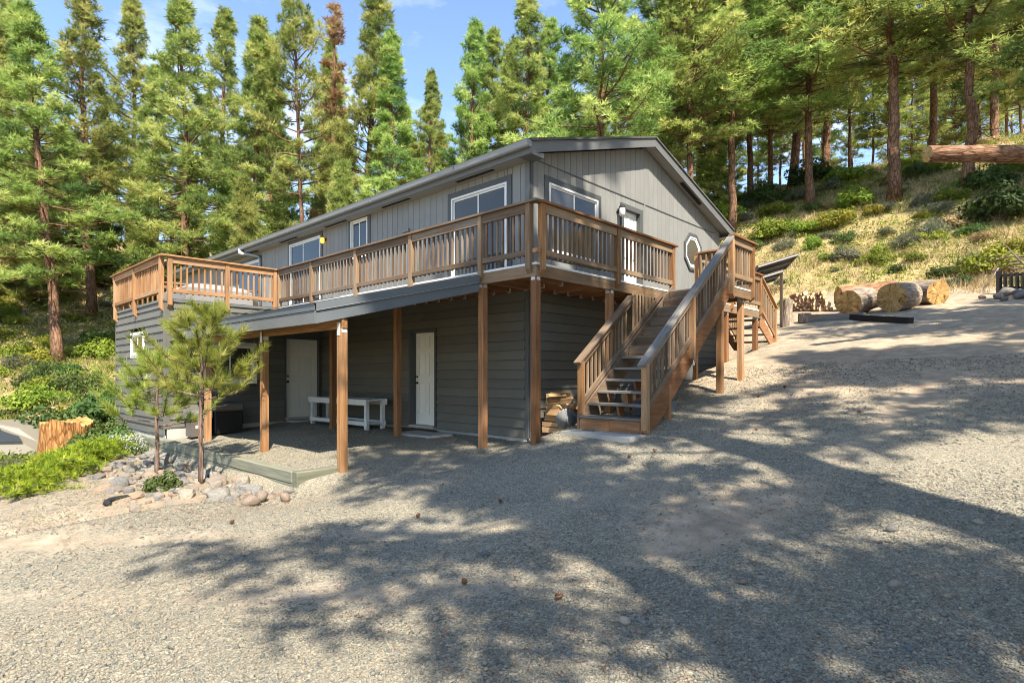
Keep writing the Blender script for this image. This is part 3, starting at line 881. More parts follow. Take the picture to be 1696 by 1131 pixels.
# ------------------------------------------------------------------ porch roof (shed roof on posts before the lower storey)
porch = thing("porch_roof", "low shed roof with slate grey fascia over the gravel porch, on brown posts", "porch roof", (-2.5, 4, 0))
PX, PZ = -3.68, 2.205
c0 = (-1.275, -.03); c1 = (PX, .88)
Y1P = BY0 - .03
prism("roof_sheet", [(-1.20, .0, 2.80), (PX + .02, .89, PZ - .01), (PX + .02, Y1P, PZ - .01), (-1.20, Y1P, 2.80)], (0, 0, -.03), M_SHING, porch)
# shingle courses at the eave
for i in range(3):
    xx = PX - .05 + i * .14
    zz = PZ + .012 + (i * .14) * (.6 / 2.44)
    prism("shingle_course", [(xx, .86, zz), (xx, Y1P, zz), (xx + .15, Y1P, zz + .037), (xx + .15, .86, zz + .037)], (0, 0, .008), M_SHING, porch)
y = .90
for i in range(3):
    y2 = y + (Y1P - .90) / 3
    box("fascia_upper", PX - .022, PX, y + .001, y2 - .001, PZ - .115, PZ, M_PFASC, porch)
    box("fascia_lower", PX - .008, PX + .016, y + .001, y2 - .001, PZ - .305, PZ - .116, M_FASC, porch)
    y = y2
def diag(name, z0a, z1a, z0b, z1b, out, mat):
    A = Vector((c0[0], c0[1], 0)); B = Vector((c1[0], c1[1], 0)); t_ = (B - A).normalized(); nrm = Vector((t_.y, -t_.x, 0))
    if nrm.dot(Vector((-1, -1, 0))) < 0: nrm = -nrm
    o = nrm * out
    poly = [A + o + Vector((0, 0, z0a)), B + o + Vector((0, 0, z0b)), B + o + Vector((0, 0, z1b)), A + o + Vector((0, 0, z1a))]
    return prism(name, poly, -nrm * .024, mat, porch)
diag("fascia_upper", 2.675, 2.795, PZ - .115, PZ, .022, M_PFASC)
diag("fascia_lower", 2.525, 2.674, PZ - .305, PZ - .116, .0, M_PFASC)
diag("flashing", 2.673, 2.680, PZ - .118, PZ - .111, .027, M_GUTT)
FP = [(-3.28, .84), (-3.28, 3.52), (-3.28, 6.31)]
for (x, y) in FP:
    box("post", x - .059, x + .059, y - .059, y + .059, gs(x, y) - .15, 1.845, M_CEDAR, porch, .006)
    box("post_bracket", x - .064, x - .0595, y - .045, y + .045, 1.74, 1.93, M_STEEL, porch, .001)
    box("post_bracket", x - .045, x + .045, y - .064, y - .0595, 1.78, 1.9, M_STEEL, porch, .001)
box("beam", -3.325, -3.235, .76, 4.9, 1.846, 1.99, M_CEDAR, porch, .006)
box("beam", -3.325, -3.235, 4.901, Y1P, 1.846, 1.99, M_CEDAR, porch, .006)
for y in np.arange(1.2, 7.3, .61):
    beam("rafter", (-1.22, y, 2.70), (PX + .03, y, PZ - .12), .04, .12, M_CEDARR, porch)

# ------------------------------------------------------------------ deck
deck = thing("wooden_deck", "raised wooden deck with baluster railing wrapping round the upper storey", "deck", (-1.2, 2, 0))
ZD = 2.86
DE = -1.17                                  # rim face
# deck boards
for i in range(8):
    x0 = -.02 - (i + 1) * .145
    box("deck_board", x0, x0 + .14, -1.16 if i > -1 else 0, 4.2, ZD - .034, ZD - .004, M_GREYW, deck)
    box("deck_board", x0, x0 + .14, 4.204, BY0, ZD - .034, ZD - .004, M_GREYW, deck)
    y0 = -.02 - (i + 1) * .145
    box("deck_board", .0, 4.0, y0, y0 + .14, ZD - .034, ZD - .004, M_GREYW, deck)
    box("deck_board", 4.004, 8.0, y0, y0 + .14, ZD - .034, ZD - .004, M_GREYW, deck)
for i in range(26):
    x0 = BX + .02 + i * .144
    box("deck_board", x0, x0 + .139, BY0 + .01, BY1 - .01, ZD - .034, ZD - .004, M_GREYW, deck)
# rim boards + pale flashing strip
box("rim_joist", DE - .04, DE, -1.21, BY0 - .03, 2.655, 2.832, M_RIMW, deck)
box("rim_joist", DE + .001, 2.0, -1.21, -1.17, 2.655, 2.832, M_RIMW, deck)
box("rim_joist", 2.004, 8.0, -1.21, -1.17, 2.655, 2.832, M_RIMW, deck)
box("edge_flashing", DE - .048, DE + .02, -1.218, BY0 - .03, 2.8325, 2.868, M_FLASH, deck, .002)
box("edge_flashing", DE + .021, 8.0, -1.218, -1.15, 2.8325, 2.868, M_FLASH, deck, .002)
box("edge_flashing", BX - .045, -1.22, BY0 - .045, BY0 - .0, ZU + .062, ZU + .12, M_FASC, deck, .002)
box("edge_flashing", BX - .045, BX, BY0 + .001, BY1 + .03, ZU + .062, ZU + .12, M_FASC, deck, .002)
for y in np.arange(-.8, 7.3, .41):
    box("joist", DE + .002, -.03, y - .019, y + .019, 2.68, 2.822, M_CEDARR, deck)
for x in np.arange(.25, 7.9, .41):
    box("joist", x - .019, x + .019, -1.168, -.03, 2.68, 2.822, M_CEDARR, deck)
box("joist", DE + .002, .04, -.03, .0 - .018, 2.68, 2.82, M_CEDARR, deck)
box("ledger", -.055, -.018, .09, BY0 - .03, 2.69, 2.825, M_CEDARR, deck)
box("ledger", .09, 8.0, -.055, -.018, 2.69, 2.825, M_CEDARR, deck)
for y in np.arange(-.8, 7.3, .41): box("joist_hanger", -.09, -.056, y - .03, y + .03, 2.672, 2.75, M_STEEL, deck, .001)
for x in np.arange(.25, 3.9, .41): box("joist_hanger", x - .03, x + .03, -.09, -.056, 2.672, 2.75, M_STEEL, deck, .001)
# support posts
def post(par, x, y, z1, mat, w=.115, bracket=True):
    box("support_post", x - w / 2, x + w / 2, y - w / 2, y + w / 2, gs(x, y) - .2, z1, mat, par, .006)
    if bracket:
        box("post_bracket", x - w / 2 - .004, x - w / 2 - .0005, y - .04, y + .04, z1 - .05, z1 + .06, M_STEEL, par, .001)
        box("post_bracket", x - .04, x + .04, y - w / 2 - .004, y - w / 2 - .0005, z1 - .05, z1 + .06, M_STEEL, par, .001)
for (x, y) in ((-1.135, -1.135), (-1.135, .03), (-1.135, 2.44), (-1.135, 4.89), (.87, -1.14), (5.91, -1.12), (7.80, -1.12)):
    post(deck, x, y, 2.653, M_CEDARR)
beam_y = box("carrier", DE + .02, DE + .11, -.0, 7.2, 2.56, 2.653, M_CEDARR, deck)

def rail_post(par, x, y, z0, z1, mat, w=.089, cut=None):
    """4x4 rail post with a chamfered foot on its inner side (cut = direction to the deck)"""
    h = w / 2
    if cut is None:
        return box("rail_post", x - h, x + h, y - h, y + h, z0, z1, mat, par)
    ex, ey = cut
    V = []
    for sx, sy in ((-1, -1), (1, -1), (1, 1), (-1, 1)):
        inn = (sx * ex + sy * ey) > 0
        V.append((x + sx * h, y + sy * h, z0 - (.0 if not inn else -.0) + (0 if inn else .085)))
    V += [(a_, b_, z1) for a_, b_, _ in V]
    F = [[3, 2, 1, 0], [4, 5, 6, 7]] + [[i, (i + 1) % 4, (i + 1) % 4 + 4, i + 4] for i in range(4)]
    C0 = Vector((x, y, (z0 + z1) / 2))
    M = Matrix.Translation(C0) @ R_Z
    Mi = M.inverted()
    return ob("rail_post", pymesh("rail_post", [Mi @ Vector(v) for v in V], F, mat), M, par)

def railing(par, p0, p1, mats, ztop=3.81, zdeck=2.86, posts=(), out=None, foot=2.68, sp_=.128, cap_ext=(0, 0), mpost=None):
    """level railing along p0-p1 (xy). out = outward unit xy. posts = distances along"""
    m_cap, m_rail, m_bal = mats
    P0, P1 = Vector((*p0, 0)), Vector((*p1, 0)); L = (P1 - P0).length; t_ = (P1 - P0).normalized(); o = Vector((*out, 0))
    r = empty("railing", par)
    zt = ztop
    beam("cap_rail", P0 - t_ * cap_ext[0] + o * .01 + Vector((0, 0, zt - .019)), P1 + t_ * cap_ext[1] + o * .01 + Vector((0, 0, zt - .019)), .14, .038, m_cap, r)
    ps = sorted(posts)
    ends = [0.0] + list(ps) + [L]
    for i, s in enumerate(ps):
        q = P0 + t_ * s + o * .0
        rail_post(r, q.x, q.y, foot, zt - .039, mpost or m_rail, cut=(-out[0], -out[1]))
    edges = [(-.001)] + list(ps) + [L + .001]
    seg = []
    for a_, b_ in zip(edges, edges[1:]):
        s0 = a_ + (.0455 if a_ in ps else 0); s1 = b_ - (.0455 if b_ in ps else 0)
        if s1 - s0 > .1: seg.append((s0, s1))
    for s0, s1 in seg:
        A, B = P0 + t_ * s0, P0 + t_ * s1
        beam("top_rail", A + o * .012 + Vector((0, 0, zt - .108)), B + o * .012 + Vector((0, 0, zt - .108)), .036, .138, m_rail, r)
        beam("bottom_rail", A + o * .012 + Vector((0, 0, zdeck + .165)), B + o * .012 + Vector((0, 0, zdeck + .165)), .036, .086, m_rail, r)
        n_ = max(1, int(round((s1 - s0) / sp_)))
        for q in range(n_):
            c_ = A + t_ * ((q + .5) * (s1 - s0) / n_) - o * .0245
            ob("baluster", cbox(zt - .06 - zdeck - .11, .036, .036, m_bal, .003), Matrix.Translation((c_.x, c_.y, (zt - .06 + zdeck + .11) / 2)) @ Matrix.Rotation(math.atan2(t_.y, t_.x), 4, 'Z') @ R_Z, r)
    return r
MW = (M_WEATH, M_WEATH, M_WEATH); MC = (M_CEDAR, M_CEDAR, M_CEDAR); MG = (M_CEDARR, M_RIMW, M_WEATH)
XF = -1.225
railing(deck, (XF, -1.225), (XF, BY0 - .03), MW, posts=(.14, 1.20, 3.10, 5.0, 6.89, 8.58), out=(-1, 0), cap_ext=(.06, .05), mpost=M_RIMW)
railing(deck, (XF + .0, -1.225), (3.10, -1.225), MG, posts=(.14, 2.22, 4.27), out=(0, -1), cap_ext=(-.06, .06), mpost=M_CEDAR)
box("corner_block", XF - .06, XF + .02, -1.29, -1.2, 3.0, 3.06, M_CEDAR, deck)
railing(deck, (BX - .06, BY0 - .06), (XF, BY0 - .06), MC, posts=(.13, 1.35, 2.50), out=(0, -1), cap_ext=(.06, .08), foot=2.62)
railing(deck, (BX - .06, BY0 - .06), (BX - .06, BY1), MC, posts=(.13, 2.2, 4.05), out=(-1, 0), cap_ext=(-.06, .06), foot=2.55)
railing(deck, (BX - .06, BY1 + .03), (-.1, BY1 + .03), MC, posts=(.2, 1.9, 3.6), out=(0, 1), foot=2.62)
railing(deck, (4.12, -1.225), (7.95, -1.225), MG, posts=(.05, 1.9, 3.75), out=(0, -1), mpost=M_CEDAR)

# ------------------------------------------------------------------ main staircase
stair = thing("staircase", "long wooden staircase with grey treads climbing from the gravel to the deck", "staircase", (0, -1.8, .3))
XS, ZS, RUN, RISE = -.23, .492, .2545, .1975
YL, YR = -1.26, -2.46
NT = 12
for i in range(NT):
    x, z = XS + i * RUN, ZS + i * RISE
    box("tread", x - .015, x + .255, YR + .045, YL - .045, z - .04, z, M_GREYW if i < 6 else M_WEATH, stair)
    if i >= 5:
        box("riser", x + .20, x + .219, YR + .05, YL - .05, z + .001, z + RISE - .041, M_WEATH, stair)
xs_end = XS + NT * RUN
sl = RISE / RUN
def stringer(yc, mat):
    th = .038
    xa_, xb_ = XS - .02, xs_end + .12
    zl = lambda x: ZS + (x - XS) * sl
    gz0 = .22
    poly = [(xa_, yc - th / 2, gz0), (xa_ + .30, yc - th / 2, gz0), (xb_, yc - th / 2, zl(xb_) - .34), (xb_, yc - th / 2, zl(xb_) - .0), (xa_, yc - th / 2, zl(xa_) + .02)]
    prism("stringer", poly, (0, th, 0), mat, stair)
stringer(YL - .02, M_WEATH); stringer(YR + .02, M_CEDARR)
# notched centre carriage
for i in range(NT):
    x, z = XS + i * RUN, ZS + i * RISE
    for yc in (-1.86,):
        prism("carriage_block", [(x + .02, yc, z - .041), (x + .20, yc, z - .041), (x + .20, yc, z - .30), (x + .12, yc, z - .33 if i else z - .28)], (0, .04, 0), M_CEDARR, stair)
box("kick_board", XS + .0, XS + .02, YR + .045, -1.87, .25, .445, M_CEDARR, stair)
box("kick_board", XS + .0, XS + .02, -1.865, YL - .045, .25, .445, M_CEDARR, stair)
def stair_rail(yc, x0, x1, mats, posts, out):
    m_cap, m_rail, m_bal = mats
    r = empty("railing", stair)
    cz = lambda x: 1.43 + .762 * (x + .13)
    zl = lambda x: ZS + (x - XS) * sl
    beam("cap_rail", (x0 - .09, yc, cz(x0 - .09) - .02), (x1, yc, cz(x1) - .02), .14, .04, m_cap, r)
    beam("top_rail", (x0 + .05, yc + out * .012, cz(x0 + .05) - .105), (x1, yc + out * .012, cz(x1) - .105), .036, .10, m_rail, r)
    beam("bottom_rail", (x0 + .05, yc + out * .012, zl(x0 + .05) + .10), (x1, yc + out * .012, zl(x1) + .10), .036, .089, m_rail, r)
    for px in posts:
        z0 = max(gs(px, yc) - .03, zl(px) - .35)
        rail_post(r, px, yc + out * .02, z0, cz(px) - .05, M_CEDAR, cut=(1, 0))
    n_ = int((x1 - x0 - .12) / .118)
    for q in range(n_):
        x = x0 + .12 + q * .118
        if any(abs(x - p) < .06 for p in posts): continue
        za_, zb_ = zl(x) + .07, cz(x) - .07
        ob("baluster", cbox(round(zb_ - za_, 2), .036, .036, m_bal, .003), Matrix.Translation((x, yc - out * .024, (za_ + zb_) / 2)) @ R_Z, r)
stair_rail(YR - .02, XS + .02, 2.95, (M_GREYW, M_WEATH, M_WEATH), (XS + .02, 1.32, 2.93), -1)
stair_rail(YL + .02, XS + .1, 1.44, (M_WEATH, M_WEATH, M_RIMW), (XS + .1,), -1)
# short run of the left rail below the deck rim
rr = empty("railing", stair)
for x in np.arange(1.52, 2.6, .118):
    zl_ = ZS + (x - XS) * sl
    if 2.65 - zl_ - .06 > .12: box("baluster", x - .018, x + .018, YL + .006, YL + .042, zl_ + .06, 2.652, M_RIMW, rr)
beam("bottom_rail", (1.44, YL + .012, ZS + (1.44 - XS) * sl + .10), (2.62, YL + .012, ZS + (2.62 - XS) * sl + .10), .036, .089, M_WEATH, rr)
post(stair, .62, -2.42, 1.0, M_CEDARR, .09, False)
post(stair, 1.55, -1.45, 1.5, M_CEDARR, .09, False)
# landing
LX0, LX1 = 2.86, 4.03
for i in range(8):
    x0 = LX0 + i * .147
    box("landing_board", x0, x0 + .142, -2.44, -1.225, ZD - .034, ZD - .004, M_GREYW, stair)
box("landing_rim", LX0 + .05, LX1, -2.47, -2.432, 2.655, 2.824, M_RIMW, stair)
box("landing_rim", LX1 - .04, LX1, -2.431, -1.225, 2.655, 2.824, M_RIMW, stair)
box("landing_rim", LX0 + .05, LX0 + .09, -2.431, -1.225, 2.655, 2.824, M_RIMW, stair)
box("landing_flashing", LX0 + .1, LX1, -2.476, -2.44, 2.825, 2.855, M_FLASH, stair, .002)
for (x, y) in ((2.74, -2.36), (3.76, -2.34), (3.9, -1.3)): post(stair, x, y, 2.652 if x > 2.9 else 2.5, M_CEDAR, .11)
railing(stair, (2.98, -2.48), (4.08, -2.48), (M_CEDARR, M_RIMW, M_RIMW), posts=(1.02,), out=(0, -1), cap_ext=(.02, .06), mpost=M_CEDAR, foot=2.62, zdeck=2.88)
railing(stair, (4.08, -2.44), (4.08, -1.3), (M_CEDARR, M_RIMW, M_RIMW), posts=(), out=(1, 0), mpost=M_CEDAR, zdeck=2.88)
prism("footing_slab", [(-.74, -2.55, .13), (.02, -2.55, .13), (.02, -1.2, .13), (-.58, -1.2, .13)], (0, 0, .13), M_CONC, stair)

for zz in (1.50, 1.36): box('post_tag', 1.29, 1.35, -2.5305, -2.526, zz - .045, zz + .045, M_WHITE, stair, .001)
box('post_tag', XS + .0, XS + .05, -2.5305, -2.526, .42, .50, M_WHITE, stair, .001)
# rear steps
rear = thing("wooden_steps", "short flight of wooden steps with railing at the far corner of the deck", "steps", (8.6, -.7, 1.9))
for i in range(4):
    x = 8.05 + i * .28; z = 2.66 - i * .185
    box("tread", x, x + .27, -1.16, -.12, z - .04, z, M_GREYW, rear)
for yc in (-1.18, -.1):
    prism("stringer", [(7.98, yc, 2.45), (7.98, yc, 2.80), (9.22, yc, 2.02), (9.22, yc, 1.86), (9.0, yc, 1.86)], (0, .038, 0), M_CEDARR, rear)
    rz = empty("railing", rear)
    beam("cap_rail", (7.95, yc, 3.80), (9.2, yc, 3.02), .14, .038, M_CEDAR, rz)
    beam("top_rail", (7.97, yc, 3.72), (9.18, yc, 2.94), .036, .10, M_CEDAR, rz)
    beam("bottom_rail", (7.97, yc, 2.98), (9.18, yc, 2.2), .036, .089, M_CEDAR, rz)
    rail_post(rz, 9.12, yc, 1.86, 2.98, M_CEDAR, cut=(-1, 0))
    for q in range(8):
        x = 8.06 + q * .128; z = 3.74 - (x - 7.95) * .624
        box("baluster", x - .018, x + .018, yc - .018, yc + .018, z - .74, z - .02, M_RIMW, rz)

# ------------------------------------------------------------------ porch edge timbers, steps, bench, bin
edge = thing("timber_edging", "heavy greenish timber edging holding the gravel porch floor above the rocks", "edging", (-3.9, 5, -.4))
yy = [1.02, 3.7, 6.45, 9.2]
for a_, b_ in zip(yy, yy[1:]):
    box("timber", -3.98, -3.83, a_ + .003, b_ - .003, -.40 - .01, -.235, M_TIMBER, edge, .012)
    box("timber", -3.975, -3.835, a_ + .003, b_ - .003, -.56, -.412, M_TIMBER, edge, .012)
box("timber", -3.98, -3.10, .86, 1.015, -.47, -.225, M_TIMBER, edge, .012)

st = thing("door_slab", "flat concrete paver step before the recessed lower door", "step", (-.6, 2.2, -.05))
prism("paver", [(-1.0, 1.62, -.06), (-.42, 1.62, -.06), (-.42, 2.75, -.06), (-1.0, 2.75, -.06)], (0, 0, .055), M_CONC, st)
tag(box("door_mat", -.60, -.06, 2.55, 3.75, -.045, -.015, M_MAT), "brown mat lying in front of the recessed lower door", "mat")
tag(box("step_block", -1.05, -.35, BY0 - .45, BY0 - .07, -.12, .0, M_CONC, None, .01), "pale concrete block step below the six panel door in the porch corner", "step")

bench = thing("work_bench", "long white painted bench table against the siding under the porch", "bench", (-.6, 5.2, -.05))
bx0, bx1, by0, by1, bz = -.86, -.34, 3.98, 6.5, .60
for i in range(3):
    x0 = bx0 + .02 + i * .168
    box("top_board", x0, x0 + .162, by0, by1, bz - .03, bz, M_WTABLE, bench)
box("apron", bx0 - .02, bx0 + .018, by0 - .02, by1 + .02, bz - .12, bz + .01, M_WTABLE, bench)
box("apron", bx1 - .018, bx1 + .02, by0 - .02, by1 + .02, bz - .12, bz + .01, M_WTABLE, bench)
for y in (by0 + .03, by1 - .1):
    for x in (bx0 + .02, bx1 - .09):
        box("leg", x, x + .085, y, y + .085, gs(x, y) - .02, bz - .031, M_WTABLE, bench)
box("stretcher", bx0 + .0, bx0 + .019, by0 - .02, by1, .03, .12, M_WTABLE, bench)
box("stretcher", bx1 - .02, bx1, by0, by1, .03, .12, M_WTABLE, bench)
box("shelf_board", bx0 + .11, bx1 - .095, by0 + .05, by1 - .05, .06, .085, M_WTABLE, bench)

bn = thing("storage_bin", "small brown lidded box with a white tag beside the wall under the young pine", "bin", (-3.3, 7.1, -.2))
prism("body", [(-3.42, 6.9, -.22), (-3.02, 6.9, -.22), (-3.02, 7.25, -.22), (-3.42, 7.25, -.22)], (0, 0, .40), M_PLASTIC, bn)
prism("lid", [(-3.46, 6.86, .185), (-2.98, 6.86, .185), (-2.98, 7.3, .185), (-3.46, 7.3, .185)], (.02, .06, .16), M_GREYP, bn)
box("tag", -3.33, -3.25, 6.892, 6.8995, -.04, .03, M_WHITE, bn, .001)
gb = thing("grill_box", "dark squat cabinet behind the left porch post", "cabinet", (-2.8, 7.0, -.1))
box("body", -2.95, -2.35, 6.8, 7.3, -.18, .32, M_BLACK, gb, .01); box("lid", -2.98, -2.32, 6.77, 7.33, .323, .50, M_PLASTIC, gb, .05)

# covered table on the bump-out deck
cov = thing("covered_table", "grey fabric cover over a table on the left deck", "covered table", (-2.3, 9.4, ZD))
prism("table", [(-2.9, 8.7, ZD), (-1.5, 8.7, ZD), (-1.5, 10.3, ZD), (-2.9, 10.3, ZD)], (0, 0, .4), M_FABRIC, cov)
V = []
for z, e in ((.0, .0), (.45, .02), (.56, .18), (.63, .45)):
    for sx, sy in ((-1, -1), (1, -1), (1, 1), (-1, 1)): V.append((-2.2 + sx * (.82 - e), 9.5 + sy * (.95 - e), ZD + z))
F = []
for r_ in range(3):
    for j in range(4): F.append((r_ * 4 + j, r_ * 4 + (j + 1) % 4, r_ * 4 + 4 + (j + 1) % 4, r_ * 4 + 4 + j))
F.append((12, 13, 14, 15))
ob("cover", pymesh("cover", V, F, M_FABRIC), I4, cov)

# ------------------------------------------------------------------ rocks
def rock_mesh(seed, sub=2, flat=.7, rough=.2, block=0.0):
    r = np.random.default_rng(seed)
    import bmesh
    bm = bmesh.new(); bmesh.ops.create_icosphere(bm, subdivisions=sub, radius=1.0)
    P = np.array([v.co[:] for v in bm.verts])
    ph = r.uniform(0, 6.28, (5, 3)); fr = r.uniform(.8, 2.6, (5, 3))
    d = sum(np.sin(P @ np.diag(fr[k]) @ np.ones(3) * 1.0 + ph[k, 0]) * np.cos(P[:, k % 3] * fr[k, 1] + ph[k, 1]) for k in range(5)) / 5
    if block:
        q = np.sign(P) * np.abs(P) ** (1 - block); P = q / np.max(np.abs(q), axis=1, keepdims=True) ** .0
        P = P / np.linalg.norm(P, axis=1, keepdims=True) ** .55
    cuts = r.normal(size=(9, 3)); cuts /= np.linalg.norm(cuts, axis=1, keepdims=True)
    P = P * (1 + rough * 1.6 * d[:, None])
    for c in cuts:
        h = r.uniform(.5, .9); s = P @ c; over = np.maximum(s - h, 0); P = P - over[:, None] * c * .85
    P *= np.array([1, r.uniform(.65, .95), flat])
    for v, p in zip(bm.verts, P): v.co = p
    me = bpy.data.meshes.new("rock"); bm.to_mesh(me); bm.free()
    me.materials.append(M_ROCK); me.polygons.foreach_set("use_smooth", [rough < .16] * len(me.polygons)); return me
RM = [rock_mesh(s, 2, .62, .26, .4 if s % 3 else .15) for s in range(10)]
RS = [rock_mesh(40 + s, 2, .6, .06) for s in range(4)]
RB = [rock_mesh(70 + s, 2, .75, .1, .45) for s in range(3)]
def rock(x, y, s, me, label, group=None, dz=.25, rz=None, tilt=.25):
    o = bpy.data.objects.new("rock", me)
    R = Matrix.Rotation(rz if rz is not None else random.uniform(0, 6.28), 4, 'Z') @ Matrix.Rotation(random.uniform(-tilt, tilt), 4, 'X') @ Matrix.Rotation(random.uniform(-tilt, tilt), 4, 'Y')
    place(o, Matrix.Translation((x, y, gs(x, y) + s * dz)) @ R @ Matrix.Scale(s, 4))
    return tag(o, label, "rock", group)
BANK = "rocks tipped on the bank below the timber"
r2 = random.Random(3)
spots = []
tries = 0
while len(spots) < 290 and tries < 26000:
    tries += 1
    y = r2.uniform(1.0, 9.6); d = r2.betavariate(1.1, 1.7) * (1.6 if y > 2.4 else .8)
    x = -4.06 - d; s = r2.choice((.06, .07, .085, .10, .12, .15, .19)) * r2.uniform(.85, 1.15)
    if any((x - a_) ** 2 + (y - b_) ** 2 < (.68 * (s + c_)) ** 2 for a_, b_, c_ in spots): continue
    spots.append((x, y, s)); rock(x, y, s, r2.choice(RM), "uneven tan or grey rock on the bank below the timber edging", BANK, .08)
rock(-4.72, 1.75, .22, RB[0], "largest blocky tan boulder below the timber edging", None, .3, 1.0)
rock(-4.35, 5.6, .22, RB[1], "flat topped pale slab rock beside the thinner young pine", None, .5, .4)
rock(-5.35, 4.35, .17, RB[2], "white block of rock at the foot of the bank by the juniper", None, .3, .2)
for i, (x, y, s) in enumerate([(-4.35, .95, .17), (-4.55, .72, .19), (-4.30, .55, .16), (-4.62, 1.02, .15), (-4.75, .55, .19), (-4.12, .80, .13), (-4.42, 1.25, .14)]):
    rock(x, y, s * .75, RS[i % 4], "smooth grey cobble in the cluster at the timber corner", "smooth cobbles at the timber corner", .35)
for i, (x, y, s) in enumerate([(16.9, -5.75, .30), (16.6, -6.15, .26), (16.3, -5.6, .2), (16.2, -6.1, .22), (15.9, -6.4, .24), (16.5, -5.2, .15), (15.8, -5.8, .15), (16.0, -6.8, .2)]):
    rock(x, y, s, RS[i % 4], "rounded pale rock before the dark picket fence", "rocks before the picket fence", .4)
# half-buried tyre strip
ty = Acc(); aa = np.linspace(.2, 2.6, 14)
ty.add(tube(np.stack([-5.5 + .24 * np.cos(aa + .9), 3.2 + .24 * np.sin(aa + .9), np.full(14, gs(-5.5, 3.2) - .005)], 1), [.02] + [.05] * 12 + [.02], 8))
tag(ob("half_tyre", ty.mesh("half_tyre", M_RUB)), "curved black piece of tyre half buried among the rocks", "tyre")

# ------------------------------------------------------------------ loose gravel
def gravel():
    N = 190000
    r = np.random.default_rng(11)
    # denser towards the open drive in front of the porch
    rad = 2.2 * np.exp(r.random(N * 2) * math.log(14 / 2.2)); th = r.uniform(-.95, .95, N * 2)
    fx, fy = .7285, .685
    X = -7.864 + rad * (np.cos(th) * fx + np.sin(th) * fy); Y = -6.965 + rad * (np.cos(th) * fy - np.sin(th) * fx)
    ok = ~((X > -.03) & (Y > -.03)) & ~((X > BX - .05) & (Y > BY0 - .03)) & ~((X < -4.0) & (Y > 1.5) & (X > -5.4))
    sandp = np.exp(-(((X + 2.6) / 1.3) ** 2 + ((Y + 4.6) / 1.1) ** 2))
    ok &= r.random(len(X)) > sandp * .85
    ok &= (vnoise(X, Y, .9, 21) * 1.3 + .62 - .45 * track(X, Y)) > r.random(len(X)) * .75
    X, Y, rad = X[ok][:N], Y[ok][:N], rad[ok][:N]; N = len(X)
    S = r.lognormal(-5.12, .36, N) * (1 + .075 * rad)
    S = np.clip(S, .0035, .026)
    Z = gsurf(X, Y)
    oct_v = np.array([[1, 0, 0], [-1, 0, 0], [0, 1, 0], [0, -1, 0], [0, 0, 1], [0, 0, -1.]])
    oct_f = np.array([[0, 2, 4], [2, 1, 4], [1, 3, 4], [3, 0, 4], [2, 0, 5], [1, 2, 5], [3, 1, 5], [0, 3, 5]])[:4 + 4]
    A = r.uniform(0, 6.28, N); ca, sa = np.cos(A), np.sin(A)
    sc = r.uniform(.55, 1.25, (N, 3)) * np.array([1, .8, .62])
    Vl = oct_v[None] * sc[:, None, :] + r.normal(0, .16, (N, 6, 3))
    Vx = Vl[..., 0] * ca[:, None] - Vl[..., 1] * sa[:, None]; Vy = Vl[..., 0] * sa[:, None] + Vl[..., 1] * ca[:, None]
    V = np.stack([X[:, None] + Vx * S[:, None], Y[:, None] + Vy * S[:, None], Z[:, None] + (Vl[..., 2] + .25) * S[:, None]], -1)
    F = (oct_f[None] + (np.arange(N) * 6)[:, None, None]).reshape(-1, 3)
    tone = np.repeat(np.clip(r.beta(2, 2.2, N) + .0, 0, 1), 6)
    o = ob("gravel", fastmesh("gravel", V.reshape(-1, 3), F, M_GRAV, tone))
    tag(o, "loose crushed grey gravel spread over the drive", "gravel", kind="stuff")
gravel()
for i, (x, y, s) in enumerate([(-4.6, -3.6, .05), (-5.2, -2.0, .035), (-3.6, -1.0, .04), (-4.9, -5.1, .045), (-3.4, -6.2, .05), (-2.4, -6.0, .06), (-5.6, -4.2, .03), (-3.0, -6.9, .045), (-1.9, -6.5, .05), (-2.6, -7.2, .055), (-4.2, -6.4, .03), (-1.2, -5.7, .045), (-3.9, -5.4, .04)]):
    rock(x, y, s, RS[i % 4], "small pale pebble lying loose on the gravel drive", "pebbles on the drive", .3)

# pine cones
def cone_mesh():
    a = Acc(); r = np.random.default_rng(5)
    a.add(tube([(0, 0, -.05), (0, 0, -.03), (0, 0, 0), (0, 0, .035), (0, 0, .055)], [.012, .030, .034, .02, .006], 10, jit=.12, r=r))
    for k in range(34):
        t_ = k / 34; an = k * 2.4; z = -.045 + .095 * t_; rr_ = .036 * math.sin(math.pi * (.18 + .75 * t_)); d = np.array([math.cos(an), math.sin(an), -.2])
        p = np.array([0, 0, z]); a.add(tube([p + d * rr_ * .5, p + d * (rr_ + .012)], [.006, .003], 4))
    return a.mesh("pine_cone", M_BARK)
CM = cone_mesh()
r2 = random.Random(9)
for (x, y) in [(-5.1, -3.9), (-4.2, -2.2), (-1.0, -3.1), (-1.3, -2.9), (-3.4, -2.6), (.4, -3.9), (2.4, -3.2), (-4.9, -4.6), (-2.7, 1.9), (1.6, -4.9), (3.1, -3.4), (-5.5, -.8)]:
    o = bpy.data.objects.new("pine_cone", CM); place(o, Matrix.Translation((x, y, gs(x, y) + .03)) @ Matrix.Rotation(r2.uniform(0, 6), 4, 'Z') @ Matrix.Rotation(1.4, 4, 'X') @ Matrix.Scale(.55, 4))
    tag(o, "small brown pine cone lying on the gravel drive", "pine cone", "pine cones on the drive")

